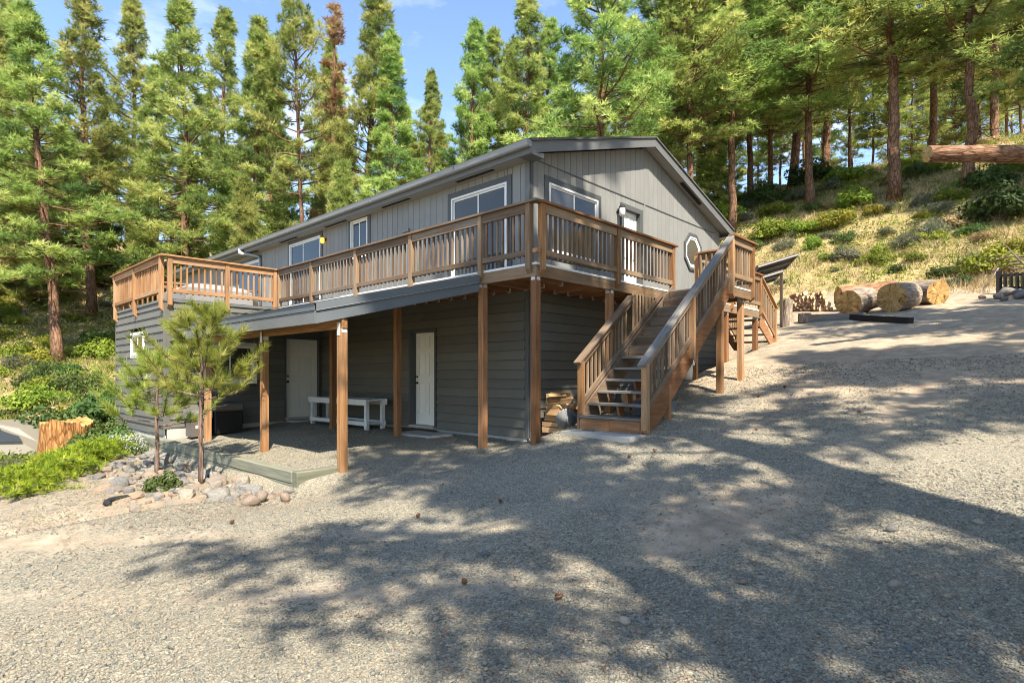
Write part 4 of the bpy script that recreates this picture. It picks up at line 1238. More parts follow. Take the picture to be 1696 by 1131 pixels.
# ------------------------------------------------------------------ wood pile and bits under the stairs
def split_piece(seed):
    r = random.Random(seed); L = r.uniform(.34, .48); a = r.uniform(.05, .09); b = r.uniform(.07, .12)
    pr = [(0, 0), (a, r.uniform(-.01, .02)), (a * r.uniform(.5, .9), b), (r.uniform(0, .03), b * r.uniform(.6, 1))]
    V = [(-L / 2, u - a / 2, v - b / 2) for u, v in pr] + [(L / 2, u - a / 2, v - b / 2) for u, v in pr]
    F = [[3, 2, 1, 0], [4, 5, 6, 7]] + [[i, (i + 1) % 4, (i + 1) % 4 + 4, i + 4] for i in range(4)]
    return pymesh("split_log", V, F, M_FIRE)
SPM = [split_piece(i) for i in range(8)]
r2 = random.Random(12)
for lay in range(7):
    for q in range(6 - lay // 2):
        x = .28 + q * .135 + r2.uniform(-.03, .03); y = -.34 + r2.uniform(-.08, .05); z = .16 + lay * .105
        if gs(x, y) > z + .05: z = gs(x, y) + .05
        o = bpy.data.objects.new("split_log", SPM[(lay * 3 + q) % 8])
        place(o, Matrix.Translation((x, y, z)) @ Matrix.Rotation(1.57 + r2.uniform(-.25, .25) if lay < 5 else r2.uniform(-.4, .9), 4, 'Z') @ Matrix.Rotation(r2.uniform(-.5, .5), 4, 'X'))
        tag(o, "split log in the small wood pile beside the stairs", "firewood", "split logs beside the stairs")
o = beam("leaning_plank", (.05, -.62, .62), (.42, -.75, .30), .10, .03, M_PLYW); tag(o, "short pale plank leaning on the wood pile beside the stairs", "plank")
cc = np.array([.10, -.78, gs(.10, -.78) + .17]); ax = np.array([-.75, -.5, .22]); ax /= np.linalg.norm(ax)
V, F = tube([cc + ax * t_ for t_ in (0, .05, .10, .10, .06, .015)], [.05, .13, .19, .18, .12, .02], 9, cap=False)
shd = thing("metal_shade", "faceted metal lamp shade lying against the wood pile by the stairs", "shade", tuple(cc))
ob("shell", fastmesh("shell", V, F, M_STEEL), I4, shd)
for q in range(9):
    an = q * 2 * math.pi / 9; u_ = np.cross(ax, [0, 0, 1.]); u_ /= np.linalg.norm(u_); v_ = np.cross(ax, u_); dd = u_ * math.cos(an) + v_ * math.sin(an)
    V, F = tube([cc + ax * .02 + dd * .05, cc + ax * .104 + dd * .188], .008, 4); ob("rib", fastmesh("rib", V, F, M_BLACK), I4, shd)
tag(beam("loose_plank", (1.6, -.95, gs(1.6, -.95) + .12), (3.4, -.95, gs(3.4, -.95) + .1), .04, .24, M_PLYW), "long pale plank on edge under the staircase", "plank")
bk = thing("bucket", "white plastic bucket standing beneath the stair landing", "bucket", (3.9, -1.15, gs(3.9, -1.15)))
a = Acc(); b0 = np.array([3.9, -1.15, gs(3.9, -1.15) - .01]); a.add(tube([b0, b0 + [0, 0, .36]], [.13, .155], 14)); ob("pail", a.mesh("pail", M_WHITE), I4, bk)
a = Acc(); a.add(tube([b0 + [0, 0, .362], b0 + [0, 0, .385]], [.165, .165], 14)); ob("lid", a.mesh("lid", foliage("green_plastic", (.02, .12, .07), (.02, .12, .07), (.02, .12, .07), 0)), I4, bk)
tb_ = thing("tub", "dark blue grey plastic tub under the staircase", "tub", (.95, -2.0, gs(.95, -2.0)))
prism("tub_body", [(.62, -2.25, gs(.95, -2) - .03), (1.25, -2.25, gs(.95, -2) - .03), (1.25, -1.8, gs(.95, -2) - .03), (.62, -1.8, gs(.95, -2) - .03)], (0, 0, .24), M_PFASC, tb_)

# ------------------------------------------------------------------ logs, log yard
def log(name, p0, p1, r0, r1, mbark, label, n=26, group=None, cat="log", crook=0.0):
    p0, p1 = np.array(p0, float), np.array(p1, float); d = p1 - p0; L = np.linalg.norm(d); X = Vector(d / L)
    Z = Vector((0, 0, 1)); Z = (Z - X * Z.dot(X)).normalized(); Y = Z.cross(X)
    M = Matrix((X, Y, Z)).transposed().to_4x4(); M.translation = p0
    root = thing(name, label, cat, tuple(p0), group)
    m = max(4, int(L / .25)); t_ = np.linspace(0, 1, m); r = np.random.default_rng(int(abs(p0[0] * 100)) + 3)
    pts = np.stack([t_ * L, crook * np.sin(t_ * 3.1) * r.uniform(.5, 1), crook * np.sin(t_ * 5) * .5], 1)
    V, F = tube(pts, r0 + (r1 - r0) * t_, n, cap=False, jit=.03, r=r)
    ob("bark", fastmesh("bark", V, F, mbark, smooth=True), M, root)
    for q, (pt, rr_, sg) in enumerate(((pts[0], r0, -1), (pts[-1], r1, 1))):
        a_ = np.arange(n) * 2 * np.pi / n; ringv = V[:n] if q == 0 else V[-n:]
        c = ringv.mean(0) + np.array([sg * .012, 0, 0])
        VV = np.vstack([ringv - c, [[sg * .0, 0, 0]]]); FF = [(n, (j + 1) % n, j) if q == 0 else (n, j, (j + 1) % n) for j in range(n)]
        ob("cut_end", fastmesh("cut_end", VV, np.array(FF), M_LEND), M @ Matrix.Translation(c), root)
    return root
log("log", (14.35, -3.05, gs(14.4, -3.1) + .46), (15.4, -3.35, gs(15.4, -3.35) + .44), .47, .44, M_LOGB, "biggest sawn log with pale bark, rightmost of the three on the ground")
log("log", (14.1, -1.85, gs(14.1, -1.85) + .42), (15.4, -2.15, gs(15.4, -2.15) + .44), .43, .42, M_LOGB, "sawn log with dark streaked end between the other two on the ground")
log("log", (15.6, -1.2, gs(15.6, -1.2) + .5), (16.7, -2.7, gs(16.7, -2.7) + .48), .40, .40, M_LOGO, "orange barked log lying behind the other two on the ground")
log("log", (16.7, -3.3, gs(16.7, -3.3) + .40), (15.9, -4.1, gs(15.9, -4.1) + .40), .38, .40, M_LOGB, "short log whose cut face shows at the right end of the log row")
log("gate_log", (6.77, -5.01, 5.72), (9.89, -8.33, 5.68), .16, .20, M_GATE, "long peeled log held high overhead at the right edge of the picture", 22, crook=.05)
log("gate_post", (9.5, -7.9, gs(9.5, -7.9) - .3), (9.5, -7.9, 5.5), .2, .17, M_LOGO, "upright log post outside the right edge holding the overhead log", 18)
tag(beam("black_timber", (11.3, -4.05, gs(11.3, -4.05) + .08), (12.6, -2.3, gs(12.6, -2.3) + .1), .17, .17, M_DKFENCE), "black beam lying on the gravel before the sawn logs", "beam")
tag(beam("grey_timber", (12.9, -2.6, gs(12.9, -2.6) + .1), (13.3, -.75, gs(13.3, -.75) + .1), .2, .2, M_GREYW), "weathered grey beam on the ground left of the black beam", "beam")
tag(beam("brown_board", (13.9, -2.2, gs(13.9, -2.2) + .06), (14.6, -.4, gs(14.6, -.4) + .06), .25, .05, M_CEDARR), "reddish board lying at the foot of the round firewood", "board")
# chopping rounds
for i, (x, y, r_, h, lb) in enumerate([(12.75, -.35, .2, .33, "lower sawn round standing beside the firewood stack"), (13.2, -.75, .21, .3, "short wide sawn round right of the two stacked rounds")]):
    log("sawn_round", (x, y, gs(x, y) - .02), (x + .01, y, gs(x, y) + h), r_, r_, M_LOGB, lb, 14, None, "wood round")
log("sawn_round", (12.78, -.35, gs(12.75, -.35) + .335), (12.80, -.36, gs(12.75, -.35) + .86), .15, .15, M_LOGB, "upper narrow round balanced on another beside the firewood stack", 14, None, "wood round")
# round firewood stack
M_LENDP = paint('pale_log_end', (.55, .40, .23), .8, .25, (8, 8, 8), .2, rv=(.7, 1.2))
fw = log("firewood_log", (0, 0, 0), (.42, 0, 0), .085, .085, M_LOGO, "round cut log in the firewood stack left of the sawn logs", 10, "round firewood stack", "firewood")
for ch in fw.children:
    if ch.name.startswith('cut_end'): ch.data.materials[0] = M_LENDP
r2 = random.Random(21); first = True
bxp, byp = Vector((16.6, .75, 0)), Vector((15.7, -1.0, 0)); td = (byp - bxp).normalized(); nd_ = Vector((-.72, -.69, 0))
for row in range(5):
    for q in range(11 - row):
        s = (q + .5 * row) * .185 + r2.uniform(-.06, .06)
        if row == 4 and r2.random() < .45: continue
        p = bxp + td * s; zz = gs(p.x, p.y) + .09 + row * .145 + r2.uniform(-.035, .035)
        sc = r2.uniform(.75, 1.3)
        M = Matrix.Translation((p.x + nd_.x * r2.uniform(0, .1), p.y + nd_.y * r2.uniform(0, .1), zz)) @ Matrix.Rotation(math.atan2(-nd_.y, -nd_.x) + r2.uniform(-.12, .12), 4, 'Z') @ Matrix.Rotation(r2.uniform(-.06, .06), 4, 'Y') @ Matrix.Scale(sc, 4)
        if first: fw.matrix_basis = M; first = False
        else: copy_tree(fw, M)
# tarp heap
tp = rock_mesh(91, 2, .4, .25); tp.materials.clear(); tp.materials.append(M_BLACK)
o = bpy.data.objects.new("tarp", tp); place(o, Matrix.Translation((16.0, -1.3, gs(16, -1.3) + .35)) @ Matrix.Scale(.55, 4)); tag(o, "crumpled black tarp between the firewood stack and the sawn logs", "tarp")

# tilted panels on a rack behind the rear steps
pn = thing("panel_rack", "tilted brown panels on a rack behind the rear steps", "panel rack", (12.0, -.1, gs(12, -.1)))
def panel_at(c, w, h, rz, tilt, mat, frame):
    M = Matrix.Translation(c) @ Matrix.Rotation(rz, 4, 'Z') @ Matrix.Rotation(-.30, 4, 'Y') @ Matrix.Rotation(tilt, 4, 'X')
    ob("panel", cbox(w, h, .03, mat, .003), M, pn)
    for sx in (-1, 1): ob("frame_bar", cbox(.05, h, .05, frame, .003), M @ Matrix.Translation((sx * (w / 2 - .03), 0, -.042)), pn)
    for sy in (-1, 0, 1): ob("frame_bar", cbox(w - .1, .05, .05, frame, .003), M @ Matrix.Translation((0, sy * (h / 2 - .03), -.042)), pn)
pz = gs(13, 2)
panel_at((12.0, -.10, 4.72), 1.55, .85, -.62, -.42, M_BROWNP, M_GREYP)
panel_at((11.85, .05, 4.32), 1.0, .6, -.62, -.42, M_BROWNP, M_GREYP)
for (x, y) in ((11.75, .1), (12.3, -.3)): box("rack_post", x - .04, x + .04, y - .04, y + .04, gs(x, y) - .2, 4.62, M_BROWNP, pn)

# dark picket fence at the right
pf = thing("picket_fence", "short dark picket fence at the right edge below the brush", "fence", (17.2, -6, gs(17.2, -6)))
fa, fb = Vector((17.43, -5.57, 0)), Vector((16.3, -8.4, 0)); ft = (fb - fa).normalized()
for i in range(18):
    p = fa + ft * (i * .165); w = .09 if i else .16
    box("picket", p.x - .02, p.x + .02, p.y - w / 2, p.y + w / 2, gs(p.x, p.y) - .05, gs(p.x, p.y) + (.70 if i else .78), M_DKFENCE, pf)
for zz in (.2, .62): beam("rail", (fa.x + .045, fa.y, gs(fa.x, fa.y) + zz), (fb.x + .045, fb.y, gs(fb.x, fb.y) + zz), .04, .08, M_DKFENCE, pf)

# ------------------------------------------------------------------ big stump
stx, sty = -5.0, 10.6
stump = thing("tree_stump", "broad orange weathered stump in the bushes left of the house", "stump", (stx, sty, gs(stx, sty)))
m_ = 9; n_ = 64; V = []; r_ = np.random.default_rng(6); zb = gs(stx, sty) - .3
flut = 1 + .05 * np.sin(np.arange(n_) * 2 * np.pi / n_ * 5) + r_.normal(0, .03, n_)
for i in range(m_):
    t_ = i / (m_ - 1); rr_ = .56 - .05 * t_ + .07 * (1 - t_) ** 3 + r_.normal(0, .006)
    for j in range(n_):
        an = j * 2 * np.pi / n_; V.append((stx + rr_ * flut[j] * math.cos(an), sty + rr_ * flut[j] * math.sin(an), zb + t_ * (1.12 + .07 * math.sin(an * 2) + (.03 * r_.normal() if i == m_ - 1 else 0))))
F = [(i * n_ + j, i * n_ + (j + 1) % n_, (i + 1) * n_ + (j + 1) % n_, (i + 1) * n_ + j) for i in range(m_ - 1) for j in range(n_)]
ob("trunk", pymesh("trunk", V, F, M_STUMP), I4, stump)
top = V[-n_:]; cc = np.mean(top, axis=0)
ob("cut_top", pymesh("cut_top", [tuple(np.array(p) - cc) for p in top] + [(0, 0, 0)], [(j, (j + 1) % n_, n_) for j in range(n_)], M_LEND), Matrix.Translation(tuple(cc)), stump)

# ------------------------------------------------------------------ parked car at the lower left
def make_car(x, y, rz):
    z = gs(x, y)
    car = thing("parked_car", "beige car half hidden by bushes at the left edge", "car", (x, y, z), rotz=rz)
    W0 = WM[car.name]
    side = [(-2.2, .35), (-2.25, .62), (-2.1, .84), (-1.25, .93), (-.55, 1.40), (.75, 1.46), (1.45, 1.30), (1.95, .98), (2.2, .92), (2.25, .5), (2.15, .3)]
    def loft(pts, hw):
        V, F = [], []
        for s, k in ((-1, .94), (-1, 1.0), (1, 1.0), (1, .94)):
            for (u, v) in pts:
                inn = .86 if v > 1.0 else 1.0
                yy_ = s * hw * (inn if k == 1.0 else inn * .9)
                uu = u * (1 if k == 1.0 else .985); vv = v if k == 1.0 else v + (.02 if v > .9 else 0)
                V.append((uu, yy_, vv))
        n = len(pts); order = [1, 0, 3, 2]
        ring_ = [1, 0, 3, 2]
        F.append([n * 1 + i for i in range(n)]); F.append([n * 2 + i for i in range(n)][::-1])
        for a_, b_ in ((1, 0), (0, 3), (3, 2)):
            for i in range(n):
                j = (i + 1) % n; F.append((a_ * n + i, a_ * n + j, b_ * n + j, b_ * n + i))
        return V, F
    V, F = loft(side, .88); ob("body", pymesh("body", V, F, M_CARP), W0, car)
    for s in (-1, 1):
        g1 = [(-1.10, .96), (-.52, 1.34), (.08, 1.385), (.08, .96)]; g2 = [(.16, .96), (.16, 1.385), (.72, 1.39), (1.38, 1.24), (1.6, .98)]
        for g_ in (g1, g2):
            poly = [(u, s * (.885 if v < 1.0 else .775), v) for u, v in g_]
            prism("side_window", poly, (0, s * .006, 0), M_GLASS, car, W0)
        for wx in (-1.4, 1.4):
            a_ = Acc(); a_.add(tube([(wx, s * .72, .32), (wx, s * .74, .32), (wx, s * .88, .32), (wx, s * .9, .32)], [.2, .32, .32, .22], 18)); wh = ob("wheel", a_.mesh("wheel", M_RUB), W0, car)
            a_ = Acc(); a_.add(tube([(wx, s * .895, .32), (wx, s * .91, .32)], [.2, .18], 14)); ob("rim", a_.mesh("rim", M_STEEL), W0, wh)
    prism("windshield", [(-1.2, -.68, .965), (-.56, -.62, 1.405), (-.56, .62, 1.405), (-1.2, .68, .965)], (-.008, 0, .01), M_GLASS, car, W0)
    for s in (-1, 1): prism("headlight", [(-2.235, s * .55, .62), (-2.20, s * .8, .64), (-2.13, s * .8, .8), (-2.13, s * .55, .8)], (-.015, 0, .01), M_FLASH, car, W0)
    return car
make_car(-6.3, 14.6, math.radians(-38))

# ------------------------------------------------------------------ pines
def tufts(C, A, S, n, r, L=(.20, .34), w=.026, spread=1.0):
    """needle bursts: centres C, axes A, scale S -> triangles"""
    N = len(C); d = r.normal(size=(N, n, 3)); d /= np.linalg.norm(d, axis=2, keepdims=True)
    d = d * spread + A[:, None, :] * .75 + np.array([0, 0, .12]); d /= np.linalg.norm(d, axis=2, keepdims=True)
    p = np.cross(d, r.normal(size=(N, n, 3))); p /= np.linalg.norm(p, axis=2, keepdims=True) + 1e-9
    ln = r.uniform(L[0], L[1], (N, n, 1)) * S[:, None, None]; ww = w * S[:, None, None] * r.uniform(.7, 1.3, (N, n, 1))
    b = C[:, None, :] + d * ln * .06
    P = np.stack([b - p * ww * .5, b + p * ww * .5, b + d * ln], 2)
    V = P.reshape(-1, 3); F = np.arange(len(V)).reshape(-1, 3)
    tone = np.repeat(np.clip(r.normal(.47, .26, N)[:, None] + r.normal(0, .1, (N, n)), 0, 1).ravel(), 3)
    return V, F, tone

def make_pine(seed, H, R, cb, style=0, needles=8, sparse=1.0, deadmat=False, top=.8, thick=1.0, step=1.0, clump=1.0):
    r = np.random.default_rng(seed)
    m = 18; tz = np.linspace(0, 1, m)
    wob = np.cumsum(r.normal(0, .045, (m, 2)), 0) * H / 20; wob -= wob[0]
    tp = np.stack([wob[:, 0], wob[:, 1], tz * H], 1); r0 = (.0085 * H + .04) * thick
    tr = r0 * (1 - tz) ** .75 + .02; tr[0] *= 1.35; tr[1] *= 1.05
    acc = Acc(); acc.add(tube(tp, tr, 11, jit=.03, r=r))
    at_ = lambda z: np.array([np.interp(z, tp[:, 2], tp[:, 0]), np.interp(z, tp[:, 2], tp[:, 1]), z])
    TC, TA, TS, TT = [], [], [], []
    z = cb * H; az = r.uniform(0, 6.28); ph = r.uniform(0, 6.28, 3)
    def add_clump(c, up, rad, k, tone):
        d = r.normal(size=(k, 3)); d /= np.linalg.norm(d, axis=1, keepdims=True); d[:, 2] = d[:, 2] * .75 + .25
        for q in range(k):
            TC.append(c + d[q] * rad * r.uniform(.25, .8)); TA.append(d[q] * .8 + up * .5); TS.append(r.uniform(.8, 1.25)); TT.append(tone + r.normal(0, .09) + .12 * d[q][2])
    while z < H * .99:
        t = (z - cb * H) / (H - cb * H)
        k = int(r.integers(3, 6)) if t < .9 else 4
        for q in range(k):
            if r.random() > sparse: continue
            az += 2.4 + r.normal(0, .4)
            prof = (1 - t) ** top * min(1.0, .6 + t * 2.2) + .05
            lobe = 1 + .28 * math.sin(az * 2 + ph[0] + t * 5) + .22 * math.sin(az + ph[1] - t * 9)
            L = max(.14, R * prof * lobe * r.uniform(.6, 1.2))
            el = math.radians((-20 if style == 0 else -4) + 58 * t ** 1.1 + r.normal(0, 10))
            dh = np.array([math.cos(az), math.sin(az), 0]); pts = [at_(z)]
            for s_ in range(1, 5):
                e = el + math.radians(10) * s_ * .7
                pts.append(pts[-1] + (dh * math.cos(e) + np.array([0, 0, math.sin(e)])) * L / 4 + r.normal(0, .022 * L, 3))
            pts = np.array(pts); acc.add(tube(pts, np.linspace(.018 + .014 * L, .008, 5), 4, cap=False))
            side = np.cross(dh, [0, 0, 1.]); tone = r.normal(.5, .22)
            nc = int(round(2 + L * 3.3))
            for w in range(nc):
                s_ = 1 - (w / nc) * (.62 if L > .6 else .5)
                f = min(3.999, s_ * 4); i0 = int(f); base = pts[i0] + (pts[i0 + 1] - pts[i0]) * (f - i0)
                lat = 0 if w == 0 else r.choice([-1, 1]) * r.uniform(.25, 1) * (.22 + .26 * L * (1.15 - s_))
                c = base + side * lat + dh * abs(lat) * .5 + np.array([0, 0, abs(lat) * .22 + r.normal(.06, .05)])
                if w: acc.add(tube([base, (base + c) / 2 - [0, 0, .03], c], [.011, .009, .006], 3, cap=False))
                add_clump(c, np.array([0, 0, 1.]) * .5 + dh * .4, (.22 + .06 * min(L, 2)) * clump, int(r.integers(5, 9)), tone + r.normal(0, .1))
        z += r.uniform(.36, .68) * (H / 21) * (1.0 if t < .8 else .6) * step
    for q in range(int(26 * (.3 + cb))):                 # bare dead limbs below the crown
        z = r.uniform(.08, cb + .15) * H; az = r.uniform(0, 6.28); L = r.uniform(.5, 2.0) * R / 2.4
        dh = np.array([math.cos(az), math.sin(az), 0]); p0 = at_(z); e = math.radians(r.uniform(-35, 5))
        mid_ = p0 + (dh * math.cos(e) + np.array([0, 0, math.sin(e)])) * L * .5; end = mid_ + (dh * math.cos(e * .2) + np.array([0, 0, math.sin(e * .2)])) * L * .5
        acc.add(tube([p0, mid_, end], [.022, .015, .006], 4, cap=False))
        for u in range(4):
            b_ = mid_ + (end - mid_) * r.random(); acc.add(tube([b_, b_ + r.normal(0, .22, 3) + dh * .15], [.008, .004], 3, cap=False))
    C, A, S, T = np.array(TC), np.array(TA), np.array(TS), np.array(TT); A /= np.linalg.norm(A, axis=1, keepdims=True)
    V, F, tone = tufts(C, A, S, needles, r, (.19, .35), .043, .8)
    tone = np.clip(np.repeat(T, needles * 3) + np.repeat(r.normal(0, .07, len(C) * needles), 3), 0, 1)
    root = bpy.data.objects.new("pine_tree", None); root.empty_display_size = .2
    COL.objects.link(root); WM[root.name] = I4.copy()
    place(bpy.data.objects.new("trunk", acc.mesh("trunk", M_BARK)), I4, root)
    place(bpy.data.objects.new("crown", fastmesh("crown", V, F, M_NEEDD if deadmat else M_NEED, tone)), I4, root)
    root["category"] = "tree"
    return (root, H, R)

PROTO = {
    'a': make_pine(101, 21, 2.7, .24, 0),
    'b': make_pine(102, 22, 2.6, .28, 1),
    'c': make_pine(103, 20, 2.6, .14, 0, top=.9),
    'i': make_pine(111, 22, 2.7, .22, 1, top=.7),
    'j': make_pine(112, 20, 2.8, .18, 0, top=.75),
    'd': make_pine(104, 22, 3.0, .40, 1, 8, .85, top=.55, thick=.72),
    'e': make_pine(106, 19, 3.3, .26, 0, top=.6),
    'h': make_pine(109, 21, 3.2, .34, 0, 8, .9, top=.5, thick=.72),
    'k': make_pine(113, 21, 3.2, .36, 1, 8, .9, top=.5, thick=.72),
    'f': make_pine(107, 9, 1.9, .04, 0, top=.9, step=.7),
    's': make_pine(108, 21, 3.2, .46, 1, 12, .40, top=.5, thick=1.7, clump=1.35),
    't': make_pine(118, 21, 3.2, .38, 1, 18, .50, top=.5, thick=1.7, clump=1.35),
    'dead': make_pine(105, 21, 1.6, .25, 1, 6, .33, True),
}
USED = set()
def pine(x, y, H, R, v, label, group="pines on the slope behind the house", rot=None, lean=(0, 0), sink=.15):
    root, H0, R0 = PROTO[v]
    s = H / H0; sr = R / R0
    rot = random.uniform(0, 6.28) if rot is None else rot
    M = Matrix.Translation((x, y, gs(x, y) - sink)) @ Matrix.Rotation(lean[0] + random.gauss(0, .018), 4, 'X') @ Matrix.Rotation(lean[1] + random.gauss(0, .018), 4, 'Y') @ Matrix.Rotation(rot, 4, 'Z') @ Matrix.Diagonal((sr * random.uniform(.9, 1.1), sr * random.uniform(.9, 1.1), s, 1))
    if v not in USED:
        USED.add(v); root.matrix_basis = M; o = root
    else: o = copy_tree(root, M)
    o["label"] = label; o["group"] = group
    return o

TREES = [
 (-2.1, 30.7, 18.6, 2.7, 'a', "pine with a thick leaning reddish trunk nearest the left edge"),
 (1.3, 41.4, 24.0, 2.8, 'b', "tall pine second from the left with its tip at the top of the picture"),
 (5.1, 34.7, 21.9, 2.9, 'j', "broad pine rising above the left corner of the deck railing"),
 (7.2, 29.6, 19.6, 2.6, 'c', "pine with a pointed round top above the downspout"),
 (9.7, 26.9, 22.0, 2.3, 'd', "tall pine with a slanting reddish trunk behind the roof's low end"),
 (12.0, 28.8, 21.6, 1.7, 'dead', "thin dying pine with rusty brown top behind the roof"),
 (13.1, 26.2, 23.0, 2.6, 'i', "tall open pine just right of the rusty topped tree"),
 (13.4, 23.0, 18.6, 2.4, 'c', "bushy pine left of the open patch of sky"),
 (28.5, 39.0, 18.5, 1.9, 'a', "small distant pine in the gap of sky over the roof"),
 (21.6, 25.9, 22.0, 2.4, 'a', "slim pointed pine right of the open patch of sky"),
 (24.2, 26.0, 20.8, 2.3, 'j', "pale green pine between two taller ones over the roof"),
 (25.6, 23.2, 23.0, 2.5, 'i', "tall narrow pine above the low corner of the gable roof"),
 (21.9, 13.9, 22.5, 3.7, 'e', "wide heavy pine with tiered branches above the roof ridge"),
 (6.3, 50.9, 23.2, 2.6, 'i', "farther pine filling the gap behind the second and third trees"),
 (6.4, 45.0, 17.5, 2.6, 'b', "shorter pine half hidden behind the left deck corner"),
 (10.4, 43.7, 23.1, 2.5, 'a', "farther pine between the broad tree and the round topped tree"),
 (12.7, 38.3, 21.4, 2.6, 'j', "farther pine left of the slanting trunk"),
 (18.3, 38.2, 22.1, 2.5, 'c', "farther pine behind the rusty topped tree"),
 (26.0, 37.3, 13.0, 2.3, 'c', "low distant pine under the gap of sky, left one"),
 (25.8, 33.1, 13.5, 2.2, 'b', "low distant pine under the gap of sky, right one"),
 (29.6, 29.0, 19.4, 2.5, 'c', "farther pine between the pointed pine and the narrow pine"),
 (29.2, 23.7, 19.7, 2.5, 'j', "farther pine just right of the tall narrow one"),
 (39.4, 30.4, 16.1, 2.7, 'a', "distant pine left of the wide heavy one"),
 (-1.6, 53.5, 20.0, 3.0, 'c', "distant pine behind the leaning trunk at the left edge"),
 (-4.6, 36.0, 18.0, 3.0, 'e', "dark low branched pine cut by the left edge"),
 (27.8, 13.5, 21.0, 3.5, 'h', "dense pine right of the gable peak"),
 (28.0, 10.3, 20.3, 3.2, 'k', "pine with a lit brown trunk right of the gable"),
 (31.7, 9.4, 19.5, 3.3, 'd', "pine with a dark trunk above the right slope of the roof"),
 (38.7, 10.7, 19.0, 3.0, 'd', "thin trunked pine between the dark trunk and the green bush"),
 (39.8, 8.0, 20.0, 3.8, 'e', "drooping pine with a short bare trunk above the hillside bushes"),
 (46.0, 7.2, 19.0, 3.6, 'd', "pine with a bright orange trunk on the ridge"),
 (32.3, .0, 19.5, 3.9, 'd', "big pine with a stout red trunk in the middle of the hillside"),
 (32.3, -3.4, 19.0, 3.9, 'k', "pine with a pale trunk behind the overhead log"),
 (30.0, -8.6, 17.5, 3.6, 'e', "dark pine hanging in at the right edge"),
 (49.8, .3, 18.0, 3.8, 'd', "pine on the ridge left of the overhead log's cut end"),
 (47.4, -3.6, 17.5, 3.8, 'h', "pine on the ridge above the overhead log"),
 (37.7, 17.5, 19.7, 3.3, 'd', "farther pine behind the gable peak"),
 (48.6, 12.6, 18.5, 3.5, 'h', "farther pine over the hillside left of the orange trunk"),
 (44.7, 16.0, 18.5, 3.3, 'k', "farther pine right of the gable peak"),
 (34.5, 5.2, 18.5, 3.4, 'h', "full crowned pine left of the stout red trunk"),
 (36.5, 14.2, 19.0, 3.4, 'e', "full crowned pine beside the right roof slope"),
]
for (x, y, H, R, v, lb) in TREES:
    ln = (0, 0)
    if lb.startswith("pine with a thick leaning"): ln = (-.045, -.045)
    if "slanting reddish" in lb: ln = (-.03, -.03)
    pine(x, y, H * 1.02, R * (1.38 if x > 27 and y < 20 else 1.2), v, lb, lean=ln)
r2 = random.Random(8)
RIDGE = [(40.5,20.5),(42.5,19.9),(47.8,21.4),(57.2,23.1),(47.0,17.0),(49.0,16.6),(53,14.4),(64.0,19.6),(63.3,16.8),(54.5,11.5),(61.4,13.5),(67.9,13.3),(55.2,7.6),(66.2,9.8),(58.9,6.3),(57.8,4.9),(74.6,6.6),(61.9,3.6),(69.8,3.0),(77.8,2.6),(67.8,.6),(69.4,-.6),(66.9,-1.6),(61.5,-3.6),(77.3,-3.4),(60.2,-4.9),(66,24),(60,30),(52,33),(46,38),(40,45),(34,50),(26,52),(20,55),(14,58),(33,44),(22,46)]
for (x, y) in RIDGE:
    pine(x, y, r2.uniform(15, 20), r2.uniform(2.3, 3.0), r2.choice('dhk'), "slender distant pine in the backdrop along the ridge", "distant pines on the ridge")
UND = [(5.2,25.2),(4,40.5),(8.5,36),(10.6,24.2),(15.2,22.6),(18.5,25.5),(14,33),(20,32),(3,47),(9,47),(16,45),(-3,46),(-6.5,43),(1,49),(-9,40),(-1,44.5),(-5,52),(24.5,17.5),(33,22),(36,12.6),(28,26.5),(6.8,31.5),(30,-9)]
for (x, y) in UND:
    pine(x, y, r2.uniform(6.5, 12.5), r2.uniform(1.5, 2.5), 'f', "short bushy young pine filling in among the tall pines", "understory pines")
# pines standing behind and beside the viewer; only their shade reaches the picture
for (x, y, H, R, v, rot) in [(-7.6, -11.0, 19, 2.7, 's', .3), (-7.9, -14.8, 12, 2.2, 's', 4.8), (-8.5, -11.9, 16, 2.2, 's', 3.4), (-4.9, -11.9, 28, 3.5, 't', 2.0), (-1.6, -17.0, 22, 3.6, 's', 2.0), (3.5, -19.5, 22, 3.6, 's', 4.0),
        (6.5, -14.0, 19, 3.4, 's', 1.0), (.8, -12.8, 16, 3.2, 's', 2.6), (11.0, -14.5, 14, 3.2, 's', 3.0), (9.8, -10.8, 13, 2.8, 't', 5.0)]:
    pine(x, y, H, R, v, "pine outside the picture whose shade falls on the gravel drive", "pines outside the picture", rot)

for i in range(20):
    an = math.radians(150 + i * 8.2); rd = r2.uniform(34, 52)
    pine(-6 + rd * math.cos(an), -5 + rd * math.sin(an), r2.uniform(16, 22), r2.uniform(2.6, 3.4), 'cabe'[i % 4], "pine across the drive behind the viewer", "pines across the drive")
